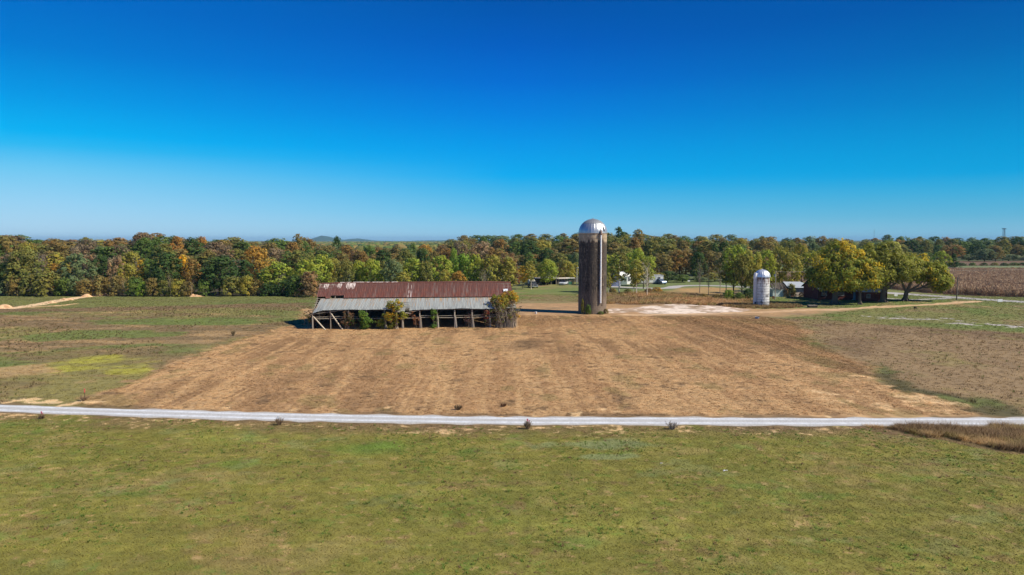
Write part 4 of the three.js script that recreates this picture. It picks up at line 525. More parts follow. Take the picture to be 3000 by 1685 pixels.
// ================================================================ TALL SILO
function siloShell(R, H, seed, paint) { const g = new THREE.CylinderGeometry(R, R, H, 72, 1, true).translate(0, H / 2, 0); return [g, paint]; }
const staveBump = (nu, nv) => grey(1024, 1024, (u, v) => { const col = Math.floor(u * nu), a = (u * nu) % 1, b = (v * nv + (col % 2) * 0.5) % 1; return (a < 0.06 || a > 0.94 || b < 0.05 || b > 0.96 ? 0.25 : 0.75) + 0.2 * noise(u * 300, v * 300, 7); });
const dullTin = mat([146, 150, 154], 0.62, { metalness: 0.5, side: THREE.DoubleSide });
function dome(parent, R, y0, rise_, n, tiers, mats, hatch) { // ribbed metal panels, lapped
  const prof = t => { const a = t * Math.PI / 2; return [R * Math.cos(a) + 0.04, y0 + rise_ * Math.sin(a)]; };
  for (let ti = 0; ti < tiers.length - 1; ti++) for (let k = 0; k < n; k++) {
    const a0 = k / n * 2 * Math.PI, a1 = (k + 1) / n * 2 * Math.PI, m = 6, pos = [], idx = [], M = 6;
    const skip = (j, i) => hatch && ti === 0 && k === hatch[0] && j >= hatch[1] && j <= hatch[2] && i >= 1 && i <= 4;
    for (let j = 0; j <= M; j++) for (let i = 0; i <= m; i++) { const t = mix(tiers[ti], tiers[ti + 1], j / M), a = mix(a0, a1, i / m), [pr, py] = prof(t), rib = (i === 0 || i === m ? 0.028 : i === 3 ? 0.01 : 0) * (pr / R) + (ti ? 0 : 0.015); pos.push(Math.cos(a) * (pr + rib), py + rib * 0.5, Math.sin(a) * (pr + rib)); }
    for (let j = 0; j < M; j++) for (let i = 0; i < m; i++) { if (skip(j, i)) continue; const p = j * (m + 1) + i, q = p + m + 1; idx.push(p, q, p + 1, p + 1, q, q + 1); }
    part(parent, 'dome_panel', meshFrom(pos, null, null, null, idx), ti ? dullTin : mats[(k * 5) % mats.length]);
  }
  const [pr, py] = prof(tiers[tiers.length - 1]); part(parent, 'dome_cap', new THREE.ConeGeometry(pr + 0.06, 0.16, 16).translate(0, py + 0.06, 0), mats[0]);
}
const galv = [[188, 192, 196], [180, 185, 190], [196, 199, 202]].map(c => mat(c, 0.42, { metalness: 0.7, side: THREE.DoubleSide }));
const hoopMat = mat([92, 84, 78], 0.7, { metalness: 0.5 }), rustyHoop = mat([112, 74, 56], 0.8, { metalness: 0.3 });
{
  const R = 2.5, [x, d0] = G(1735, 920.5), D = d0 + R, H = 14.35, silo = thing('tall_silo', 'tall dark concrete stave silo with ribbed metal dome', 'silo', VZ(x * D / d0, D, 0));
  const dark = cl([73, 65, 57]), mid = cl([116, 104, 90]), pale = cl([190, 170, 142]), lo = cl([142, 124, 106]), blk = cl([46, 42, 37]);
  const map = tex(1024, 1024, (u, v, o) => { // v up the wall
    const col = Math.floor(u * 48), y = v * H, row = Math.floor(v * 19 + (col % 2) * 0.5), st = LAT[((row * 131 + col * 17) & 65535)], a = (u * 48) % 1, b = (v * 19 + (col % 2) * 0.5) % 1, joint = (a < 0.05 || a > 0.95 || b < 0.035 || b > 0.965) ? 1 : 0;
    const n = fbm(u * 26, v * 9, 3), m = noise(u * 150, v * 120, 8) * 0.75 + noise(u * 200, v * 16, 18) * 0.25, g = noise(u * 420, v * 420, 9), drip = noise(u * 90, 1, 5) * 0.5 + noise(u * 200, v * 6, 6) * 0.3;
    for (let c = 0; c < 3; c++) o[c] = dark[c]; into(o, blk, smooth(0, 0.5, n + 0.3 * m)); into(o, mid, 0.55 * smooth(0.05, 0.5, m + 0.3 * n));
    into(o, lo, 0.8 * smooth(5.2, 0.6, y + 1.6 * n + 0.8 * m)); into(o, pale, 0.95 * smooth(12.75, 13.15, y + 0.75 * drip)); into(o, pale, 0.35 * smooth(0.62, 0.8, fbm(u * 60, v * 14, 13) + 0.25));
    const k = (1 + 0.13 * st + 0.2 * g) * (1 - 0.22 * joint * (y < 6 || y > 13 ? 1.5 : 0.5)); for (let c = 0; c < 3; c++) o[c] *= k;
  });
  const g = new THREE.CylinderGeometry(R, R * 1.012, H, 96, 1, true).translate(0, H / 2, 0); part(silo, 'stave_wall', g, mat(new THREE.Color(1, 1, 1), 0.95, { map, bumpMap: staveBump(48, 19), bumpScale: 0.03, side: THREE.DoubleSide }));
  for (let k = 0; k < 20; k++) part(silo, 'hoop', new THREE.TorusGeometry(R + 0.012, 0.014, 5, 96).rotateX(Math.PI / 2).translate(0, 0.4 + k * 0.72 + (k > 16 ? 0.02 : 0), 0), k > 15 ? rustyHoop : hoopMat);
  part(silo, 'roof_rim', new THREE.TorusGeometry(R + 0.04, 0.05, 6, 96).rotateX(Math.PI / 2).translate(0, H, 0), galv[0]);
  const at = deg => { const a = Math.PI / 2 - deg * Math.PI / 180; return [Math.cos(a), Math.sin(a)]; }; // degrees to the right of the camera-facing side
  dome(silo, R, H, 2.55, 28, [0, 0.46, 0.94], galv, [3, 1, 3]);
  part(silo, 'dome_band', new THREE.TorusGeometry(R * Math.cos(0.46 * Math.PI / 2) + 0.07, 0.03, 5, 64).rotateX(Math.PI / 2).translate(0, H + 2.55 * Math.sin(0.46 * Math.PI / 2), 0), galv[1]);
  // filler pipe in sections with its bent cap, brackets, and the ladder beside it
  const [cx, cz] = at(25), pr = R + 0.24, pipe = mat([246, 244, 241], 0.5, { metalness: 0.15 });
  for (let k = 0; k < 8; k++) { const y0 = 2.0 + k * 1.5; part(silo, 'filler_pipe', mergeGeometries([new THREE.CylinderGeometry(0.15, 0.15, 1.49, 14, 1, true).translate(cx * pr, y0 + 0.75, cz * pr), new THREE.TorusGeometry(0.16, 0.018, 5, 14).rotateX(Math.PI / 2).translate(cx * pr, y0, cz * pr)]), pipe); part(silo, 'pipe_bracket', bar(v3(cx * (R - 0.02), y0 + 0.1, cz * (R - 0.02)), v3(cx * (pr + 0.1), y0 + 0.1, cz * (pr + 0.1)), 0.05, 0.05), rustyHoop); }
  part(silo, 'pipe_hood', new THREE.LatheGeometry([[0.16, 0], [0.24, 0.1], [0.24, 0.42], [0.12, 0.78], [0.02, 1.0]].map(p => new THREE.Vector2(p[0], p[1])), 12).translate(cx * pr, 13.98, cz * pr), mat([150, 128, 116], 0.7, { metalness: 0.2, side: THREE.DoubleSide }));
  const [lx, lz] = at(32.5), [mx, mz] = at(39), lr = R + 0.1; for (const [a, b] of [[lx, lz], [mx, mz]]) part(silo, 'ladder_rail', bar(v3(a * lr, 1.4, b * lr), v3(a * lr, H, b * lr), 0.03), rustyHoop);
  for (let k = 0; k < 36; k++) part(silo, 'ladder_rung', bar(v3(lx * lr, 1.6 + k * 0.35, lz * lr), v3(mx * lr, 1.6 + k * 0.35, mz * lr), 0.028), rustyHoop);
  // dead vine stems clinging to the wall
  const r = rng(77), vine = [], L = new Leaves(r);
  for (let i = 0; i < 26; i++) { let a = -62 + 60 * r(), y = 0.1; const top = 4 + 8 * r(); let p = null; while (y < top) { const [ux, uz] = at(a), q = v3(ux * (R + 0.03), y, uz * (R + 0.03)); if (p) vine.push(limb(p, q, 0.014 * (1 - 0.6 * y / top), 0.013 * (1 - 0.6 * y / top), 3)); p = q; y += 0.3 + 0.4 * r(); a += (r() - 0.45) * 7; } }
  const vt = thing('vine', 'bare grey vine stems clinging to the tall silo wall', 'vine', silo.position.clone()); part(vt, 'stems', mergeGeometries(vine.map(g => g.toNonIndexed())), mat([150, 138, 128], 1));
  for (const [dx, dz, h, w, col, label] of [[-1.05, 2.75, 1.7, 0.5, 'green', 'dark green shrub at the foot of the tall silo'], [-1.95, 1.95, 2.6, 0.28, 'oliveGold', 'thin olive vine shrub climbing the base of the tall silo'], [2.2, 1.6, 0.9, 0.5, 'brownolive', 'low brown weeds at the base of the tall silo'], [1.2, 2.7, 0.6, 0.5, 'green', 'low green weeds under the filler pipe of the tall silo']]) {
    const P = KIND.bush[1], t = thing('shrub', label, 'shrub', v3(silo.position.x + dx, silo.position.y - 0.05, silo.position.z + dz)); t.scale.set(w / P.rad * 1.1, h / P.h, w / P.rad * 1.1); part(t, 'trunk', P.trunk, barkMats.twig); part(t, 'crown', P.crown, leafMat(col));
  }
}
// ================================================================ SMALL SILO
{
  const R = 1.42, [x, d0] = G(2231, 899), D = d0 + R, H = 5.75, silo = thing('small_silo', 'small whitewashed stave silo with rounded metal dome', 'silo', VZ(x * D / d0, D, 0));
  const wht = cl([222, 222, 220]), gry = cl([176, 174, 174]), stain = cl([118, 84, 70]), dk = cl([96, 94, 90]);
  const map = tex(1024, 1024, (u, v, o) => { const y = v * H, n = fbm(u * 20, v * 8, 3), m = noise(u * 110, v * 5, 8), m2 = noise(u * 60, v * 14, 10); for (let c = 0; c < 3; c++) o[c] = wht[c]; into(o, gry, smooth(0, 0.4, n + 0.3 * m)); into(o, dk, 0.8 * smooth(0.25, 0.5, m2 * 0.6 + n * 0.5)); into(o, stain, 0.9 * smooth(4.5, 5.5, y + 0.9 * m + 0.4 * n)); into(o, dk, 0.75 * smooth(1.1, 0.2, y + 1.2 * n)); into(o, dk, 0.45 * (((v * 13) % 1) < 0.05 ? 1 : 0)); });
  part(silo, 'stave_wall', new THREE.CylinderGeometry(R, R * 1.01, H, 64, 1, true).translate(0, H / 2, 0), mat(new THREE.Color(1, 1, 1), 0.9, { map, bumpMap: staveBump(28, 9), bumpScale: 0.02, side: THREE.DoubleSide }));
  for (let k = 0; k < 11; k++) part(silo, 'hoop', new THREE.TorusGeometry(R + 0.02, 0.02, 5, 64).rotateX(Math.PI / 2).translate(0, 0.35 + k * 0.52, 0), hoopMat);
  const dm = [[226, 230, 234], [218, 223, 228], [232, 235, 238]].map(c => mat(c, 0.4, { metalness: 0.6, side: THREE.DoubleSide })); dome(silo, R + 0.06, H, 1.5, 20, [0, 0.95], dm);
  const cx = -R - 0.12, cz = 0.55, white = mat([226, 226, 228], 0.6), cr = 0.34;
  for (let k = 0; k < 6; k++) part(silo, 'chute_section', mergeGeometries([new THREE.CylinderGeometry(cr, cr, 0.82, 18, 1, true).translate(cx, 0.55 + k * 0.83 + 0.41, cz), new THREE.TorusGeometry(cr + 0.01, 0.015, 5, 18).rotateX(Math.PI / 2).translate(cx, 0.55 + k * 0.83, cz)]), mat([204, 202, 204], 0.7));
  part(silo, 'chute_hood', new THREE.CylinderGeometry(cr * 0.78, cr * 1.15, 1.1, 18).translate(cx, 6.05, cz), white); part(silo, 'chute_door', box(0.34, 0.9, 0.06, cx - 0.02, 0.45, cz + cr + 0.02), mat([70, 84, 92], 0.8));
}

// ================================================================ BUILDINGS
const brick = mat([122, 60, 48], 0.95, { map: tex(128, 128, (u, v, o) => { const row = Math.floor(v * 16), a = (u * 8 + (row % 2) * 0.5) % 1, b = (v * 16) % 1, j = a < 0.06 || b < 0.14; const k = 0.85 + 0.3 * LAT[(row * 97 + Math.floor(u * 8 + (row % 2) * 0.5) * 13) & 65535] + 0.1 * noise(u * 60, v * 60, 3); for (let c = 0; c < 3; c++) o[c] = j ? 0.9 : clamp(0.85 * k); }, true) });
const white = mat([226, 228, 230], 0.85), glass = new THREE.MeshPhysicalMaterial({ color: lin(60, 70, 80), roughness: 0.08, metalness: 0.1 }), tin = mat([206, 212, 212], 0.45, { metalness: 0.4, side: THREE.DoubleSide }), greyRoof = mat([104, 104, 110], 0.9), darkWood = mat(new THREE.Color(1, 1, 1), 0.95, { map: woodTex(cl([86, 78, 72]), 33) });
function slab(a, b, c, d, t = 0.06) { // a roof plane with thickness from four corners
  const up = v3().subVectors(b, a).cross(v3().subVectors(d, a)).normalize(); if (up.y < 0) up.negate(); const q = [a, b, c, d], pos = []; for (const p of q) pos.push(p); for (const p of q) pos.push(p.clone().addScaledVector(up, t));
  const f = [[4, 5, 6, 7], [3, 2, 1, 0], [0, 1, 5, 4], [1, 2, 6, 5], [2, 3, 7, 6], [3, 0, 4, 7]], arr = [], uv = []; for (const [i, j, k, l] of f) for (const n of [i, j, k, i, k, l]) { arr.push(pos[n].x, pos[n].y, pos[n].z); uv.push(pos[n].x, pos[n].z); } return meshFrom(arr, null, null, uv);
}
function gable(t, w, dep, h, rh, wallM, roofM, over = 0.25) { // ridge along x, front face at z = 0
  const s = new THREE.Shape([new THREE.Vector2(0, 0), new THREE.Vector2(0, h), new THREE.Vector2(-dep / 2, h + rh), new THREE.Vector2(-dep, h), new THREE.Vector2(-dep, 0)]);
  part(t, 'wall', box(w, h, 0.12, 0, h / 2, -0.06), wallM); part(t, 'wall', box(w, h, 0.12, 0, h / 2, -dep + 0.06), wallM);
  for (const x of [-w / 2, w / 2 - 0.12]) part(t, 'gable_wall', new THREE.ExtrudeGeometry(s, { depth: 0.12, bevelEnabled: false }).rotateY(-Math.PI / 2).translate(x + 0.12, 0, 0), wallM);
  const e = over, y0 = h - e * rh / (dep / 2); part(t, 'roof', slab(v3(-w / 2 - e, y0, e), v3(w / 2 + e, y0, e), v3(w / 2 + e, h + rh, -dep / 2), v3(-w / 2 - e, h + rh, -dep / 2)), roofM); part(t, 'roof', slab(v3(-w / 2 - e, y0, -dep - e), v3(w / 2 + e, y0, -dep - e), v3(w / 2 + e, h + rh, -dep / 2), v3(-w / 2 - e, h + rh, -dep / 2)), roofM);
}
function window_(t, x, y, z, w, h, frame = mat([168, 168, 166], 0.85), side = false) { const f = part(t, 'window', mergeGeometries(side ? [box(0.06, 0.08, w + 0.16, x, y + h / 2, z), box(0.06, 0.08, w + 0.16, x, y - h / 2, z), box(0.06, h, 0.08, x, y, z - w / 2), box(0.06, h, 0.08, x, y, z + w / 2), box(0.05, h, 0.04, x, y, z)] : [box(w + 0.16, 0.08, 0.06, x, y + h / 2, z), box(w + 0.16, 0.08, 0.06, x, y - h / 2, z), box(0.08, h, 0.06, x - w / 2, y, z), box(0.08, h, 0.06, x + w / 2, y, z), box(w, 0.04, 0.05, x, y, z)]), frame); part(f, 'pane', side ? box(0.02, h, w, x, y, z) : box(w, h, 0.02, x, y, z - 0.005), glass); return f; }
const onG = (px, py) => { const [x, d] = G(px, py); return VZ(x, d, 0); };
{ // block shed with hipped tin roof and a fallen-in wing
  const p = onG(2340, 868.5), t = thing('block_shed', 'whitewashed block shed with hipped tin roof and a collapsed brown wing', 'shed', p, 0.05), blk = mat(new THREE.Color(1, 1, 1), 0.95, { map: tex(256, 128, (u, v, o) => { const row = Math.floor(v * 12), a = (u * 20 + (row % 2) * 0.5) % 1, b = (v * 12) % 1, n = fbm(u * 8, v * 5, 3), c0 = cl([226, 212, 196]), c1 = cl([186, 160, 140]); for (let c = 0; c < 3; c++) o[c] = c0[c]; into(o, c1, smooth(0, 0.4, n)); if (a < 0.05 || b < 0.08) for (let c = 0; c < 3; c++) o[c] *= 0.86; }) });
  for (const [w, h, d, x, y, z] of [[6.2, 2.1, 0.2, 0.4, 1.05, -0.1], [6.2, 2.1, 0.2, 0.4, 1.05, -4.9], [0.2, 2.1, 4.6, 3.4, 1.05, -2.5], [0.2, 2.1, 4.6, -2.6, 1.05, -2.5]]) part(t, 'wall', box(w, h, d, x, y, z), blk);
  const e = 0.4, A = v3(-3 + 0.3, 2.05, e), B = v3(3.5 + e, 2.05, e), Cc = v3(3.5 + e, 2.05, -5 - e), Dd = v3(-3 + 0.3, 2.05, -5 - e), R1 = v3(1.4, 3.3, -2.5), R0 = v3(-3 + 0.3, 3.3, -2.5);
  part(t, 'roof', slab(A, B, R1, R0), tin); part(t, 'roof', slab(Dd, Cc, R1, R0), tin); part(t, 'roof', slab(B, Cc, R1, R1.clone().add(v3(-0.01, 0, 0))), tin);
  window_(t, 1.9, 1.0, 0.02, 0.5, 0.8, mat([150, 140, 124], 0.9)); part(t, 'door', box(0.75, 1.4, 0.08, -1.4, 0.7, 0.03), mat([176, 132, 112], 0.9));
  for (let k = 0; k < 16; k++) part(t, 'broken_board', bar(v3(-6.2 + k * 0.25, 1.75 + 0.25 * noise(k, 1, 2), 0.4), v3(-5.9 + k * 0.26, 3.1 + 0.15 * noise(k, 2, 3), -2.5), 0.22, 0.04), k % 3 ? darkWood : oldBoard[1]);
  part(t, 'wing_wall', box(3.6, 1.7, 0.16, -4.4, 0.85, 0.02), mat([206, 216, 212], 0.9)); part(t, 'wing_wall', box(0.16, 1.7, 4, -6.1, 0.85, -2.1), mat([190, 198, 192], 0.9)); part(t, 'wing_wall', box(3.6, 1.7, 0.16, -4.4, 0.85, -4.6), mat([190, 198, 192], 0.9));
  const P = KIND.bush, veg = (x, z, h, w, c, l) => { const q = P[1], s = thing('shrub', l, 'shrub', v3(p.x + x, p.y - 0.05, p.z + z)); s.scale.set(w / q.rad, h / q.h, w / q.rad); part(s, 'trunk', q.trunk, barkMats.twig); part(s, 'crown', q.crown, leafMat(c)); };
  veg(-1.9, 0.3, 2.9, 1.1, 'olive', 'brown vine brush heaped on the block shed roof'); veg(0.3, 0.7, 1.1, 0.6, 'brown', 'dull brush before the block shed wall'); veg(-3.2, 0.4, 1.9, 0.7, 'brown', 'bare brush where the shed wing has fallen in'); veg(2.8, 0.5, 0.7, 0.4, 'green', 'small green bush by the block shed corner');
}
{ // brick house under the maples
  const p = onG(2498, 879), t = thing('brick_house', 'brick house with grey roof and pale blue door in the shade of the maples', 'house', p, -0.02);
  gable(t, 15, 8, 2.6, 1.9, brick, greyRoof, 0.45); part(t, 'door', box(0.95, 2.05, 0.08, 0.6, 1.02, 0.05), mat([150, 186, 208], 0.6)); const w1 = window_(t, -2.6, 1.55, 0.04, 1.3, 1.2); w1.name = 'window'; window_(t, -6.2, 1.55, 0.04, 1.0, 1.2); window_(t, 3, 1.55, 0.04, 1.2, 1.2); part(t, 'chimney', box(0.7, 1.6, 0.7, -1, 4.6, -3.6), brick); part(t, 'step', box(1.6, 0.2, 1, 0.6, 0.1, 0.6), mat([186, 178, 168], 0.95));
  const p2 = onG(2560, 884), q = thing('brick_wing', 'low red brick well house with a pyramid tin roof', 'shed', p2, 0);
  for (const [w, h, d, x, z] of [[4.4, 2.1, 0.2, 0, -0.1], [4.4, 2.1, 0.2, 0, -3.3], [0.2, 2.1, 3, -2.1, -1.7], [0.2, 2.1, 3, 2.1, -1.7]]) part(q, 'wall', box(w, h, d, x, h / 2, z), brick);
  const R = v3(0, 3.5, -1.7), c4 = [v3(-2.6, 2.05, 0.4), v3(2.6, 2.05, 0.4), v3(2.6, 2.05, -3.8), v3(-2.6, 2.05, -3.8)]; for (let i = 0; i < 4; i++) part(q, 'roof', slab(c4[i], c4[(i + 1) % 4], R, R.clone().add(v3(0, 0, 0.001))), tin); window_(q, -1.2, 1.2, 0.03, 0.7, 0.8);
}
{ // little grey shed, white house, trailers
  let t = thing('garden_shed', 'small pale shed with a grey gable roof on the lawn', 'shed', onG(1802, 839), -0.35); gable(t, 2.3, 3, 1.75, 0.75, mat([206, 210, 222], 0.9), mat([122, 124, 132], 0.9), 0.15); part(t, 'door', box(0.8, 1.5, 0.05, 0, 0.78, 0.03), mat([190, 194, 206], 0.9));
  t = thing('white_house', 'white house with a grey-green porch half hidden by pale-stemmed trees', 'house', onG(1836, 833), 0.55); gable(t, 4.2, 6, 2.4, 1.2, white, mat([230, 230, 226], 0.7), 0.2); part(t, 'porch_wall', box(3, 2.2, 0.08, -2.2, 1.1, 0.9), mat([112, 128, 124], 0.9)); window_(t, 0.8, 1.5, 0.03, 0.7, 1.1); window_(t, 2.13, 1.5, -1.6, 0.7, 1.1, white, true); window_(t, 2.13, 1.5, -4.2, 0.7, 1.1, white, true); part(t, 'gable_vent', box(0.06, 0.4, 0.4, 2.14, 2.9, -3), mat([90, 92, 96], 0.9));
  t = thing('mobile_home', 'long white trailer home behind leafless brush', 'trailer', onG(1908, 832), 0.12); part(t, 'body', box(7.5, 2.1, 3, 0, 1.5, -1.5), mat([234, 234, 230], 0.6)); part(t, 'skirt', box(7.4, 0.45, 2.9, 0, 0.22, -1.5), mat([120, 116, 108], 0.9)); part(t, 'roof', box(7.7, 0.1, 3.2, 0, 2.62, -1.5), mat([200, 200, 198], 0.7)); for (const x of [-2.4, 0, 2.4]) window_(t, x, 1.7, 0.03, 0.8, 0.8); part(t, 'door', box(0.8, 1.8, 0.05, 1.2, 1.4, 0.04), mat([180, 184, 188], 0.7));
  // dark sheds to the left of the silo
  t = thing('pole_shed', 'dark open-fronted shed with a patched tin roof beside a gravel strip', 'shed', onG(1596, 834), 0.05); for (const [w, h, d, x, z] of [[7, 1.7, 0.1, 0, -3.6], [0.1, 1.7, 3.6, -3.5, -1.8], [0.1, 1.7, 3.6, 3.5, -1.8], [2.2, 1.6, 0.1, -2.4, 0]]) part(t, 'wall', box(w, h, d, x, h / 2, z), darkWood);
  for (const x of [-1.1, 0.4, 1.9, 3.4]) part(t, 'post', box(0.14, 1.75, 0.14, x, 0.87, 0), timber[0]); part(t, 'roof', slab(v3(-3.8, 1.75, 0.5), v3(3.8, 1.75, 0.5), v3(3.8, 2.15, -3.9), v3(-3.8, 2.15, -3.9), 0.05), mat([150, 146, 140], 0.7)); part(t, 'beam', box(4.6, 0.14, 0.1, 1.2, 1.66, 0.06), mat([168, 168, 186], 0.8));
  t = thing('board_shed', 'brown board shed with a pale flat roof among leafless shrubs', 'shed', onG(1648, 833), 0); for (let k = 0; k < 14; k++) part(t, 'wall_board', box(0.26, 1.45 + 0.1 * noise(k, 1, 2), 0.05, -1.9 + k * 0.28, 0.72, 0), k % 3 ? darkWood : timber[k % 3]); part(t, 'wall', box(4, 1.5, 0.1, 0, 0.75, -2), darkWood); part(t, 'roof', slab(v3(-2.2, 1.55, 0.3), v3(2.2, 1.6, 0.3), v3(2.2, 1.9, -2.3), v3(-2.2, 1.85, -2.3), 0.05), mat([196, 186, 170], 0.8));
  t = thing('green_stand', 'green roadside stand with a white roof near the pale pole', 'stand', onG(1674, 834), 0.1); const gm = mat([74, 128, 100], 0.8); part(t, 'counter', box(1.1, 0.85, 0.9, -0.25, 0.42, -0.5), gm); part(t, 'upper_wall', box(1.1, 0.5, 0.08, -0.25, 1.5, -0.9), gm); part(t, 'side_wall', box(0.06, 1.75, 0.9, 0.62, 0.87, -0.5), gm); for (const x of [-0.8, 0.3, 0.8]) part(t, 'post', box(0.08, 1.8, 0.08, x, 0.9, 0), x > 0.2 ? darkWood : gm); part(t, 'roof', slab(v3(-1.5, 1.82, 0.25), v3(1.1, 1.86, 0.25), v3(1.1, 1.92, -1.1), v3(-1.5, 1.9, -1.1), 0.07), mat([236, 232, 214], 0.8)); part(t, 'shelf', box(1.1, 0.05, 0.5, -0.25, 0.98, -0.3), mat([206, 190, 190], 0.8));
}
// ================================================================ VEHICLES
function wheel(t, x, y, z, r) { const w = part(t, 'wheel', new THREE.CylinderGeometry(r, r, 0.22, 18).rotateZ(Math.PI / 2).translate(x, y, z), mat([38, 36, 36], 0.9)); part(w, 'rim', new THREE.CylinderGeometry(r * 0.58, r * 0.58, 0.235, 14).rotateZ(Math.PI / 2).translate(x, y, z), mat([150, 150, 150], 0.4, { metalness: 0.6 })); }
function profileBody(pts, w) { const s = new THREE.Shape(pts.map(p => new THREE.Vector2(p[0], p[1]))); return new THREE.ExtrudeGeometry(s, { depth: w - 0.12, bevelEnabled: true, bevelThickness: 0.06, bevelSize: 0.05, bevelSegments: 2 }).translate(0, 0, -w / 2 + 0.06).rotateY(-Math.PI / 2); }
{
  let t = thing('pickup_truck', 'dark old pickup parked under a pale tarp-topped camper by the birch-like tree', 'truck', onG(1561, 842), 0.25), dk = mat([58, 60, 66], 0.45, { metalness: 0.3 });
  part(t, 'body', profileBody([[-2.4, 0.4], [2.3, 0.4], [2.4, 0.75], [2.2, 0.98], [1, 1.02], [-2.4, 1.02]], 1.75), dk); part(t, 'cab', profileBody([[-0.7, 1.0], [1.05, 1.0], [0.5, 1.62], [-0.6, 1.64]], 1.55), dk); part(t, 'windshield', box(1.3, 0.46, 0.03, 0, 1.34, 0.84).rotateX(0), glass); part(t, 'camper_top', profileBody([[-2.4, 1.0], [-0.75, 1.0], [-0.6, 1.9], [-1.4, 2.15], [-2.4, 1.7]], 1.7), mat([206, 200, 186], 0.8)); part(t, 'bumper', box(1.7, 0.18, 0.1, 0, 0.5, 2.42), mat([220, 222, 226], 0.3, { metalness: 0.7 }));
  for (const x of [-0.6, 0.6]) part(t, 'headlight', new THREE.CylinderGeometry(0.1, 0.1, 0.05, 12).rotateX(Math.PI / 2).translate(x, 0.78, 2.42), mat([230, 230, 226], 0.2)); for (const [x, z] of [[-0.8, 1.5], [0.8, 1.5], [-0.8, -1.5], [0.8, -1.5]]) wheel(t, x, 0.36, z, 0.36);
  t = thing('parked_car', 'blue-grey sport utility car parked at the end of the trailer home', 'car', onG(1934, 832), 0.4); const bl = mat([84, 102, 128], 0.35, { metalness: 0.3 });
  part(t, 'body', profileBody([[-2.1, 0.35], [2.1, 0.35], [2.15, 0.7], [2, 0.95], [-2.1, 0.98]], 1.7), bl); part(t, 'cabin', profileBody([[-2.0, 0.96], [1.1, 0.96], [0.5, 1.55], [-1.85, 1.58]], 1.5), bl); part(t, 'windshield', box(1.3, 0.4, 0.03, 0, 1.27, 0.9), glass); for (const s of [-1, 1]) part(t, 'side_window', box(0.03, 0.36, 2.2, s * 0.82, 1.27, -0.6), glass); for (const x of [-0.6, 0.6]) part(t, 'headlight', box(0.3, 0.14, 0.05, x, 0.75, 2.14), mat([230, 230, 226], 0.2)); for (const [x, z] of [[-0.78, 1.35], [0.78, 1.35], [-0.78, -1.35], [0.78, -1.35]]) wheel(t, x, 0.34, z, 0.34);
  t = thing('parked_car', 'dark sedan with a white bonnet parked by the board shed', 'car', onG(1651, 835), -0.4); const wb = mat([214, 218, 226], 0.35, { metalness: 0.2 }); part(t, 'body', profileBody([[-2, 0.32], [2, 0.32], [2.05, 0.62], [1, 0.82], [-2, 0.85]], 1.6), wb); part(t, 'cabin', profileBody([[-1.3, 0.84], [0.9, 0.84], [0.35, 1.28], [-0.9, 1.28]], 1.4), mat([40, 42, 48], 0.3)); for (const [x, z] of [[-0.72, 1.3], [0.72, 1.3], [-0.72, -1.3], [0.72, -1.3]]) wheel(t, x, 0.31, z, 0.31);
}
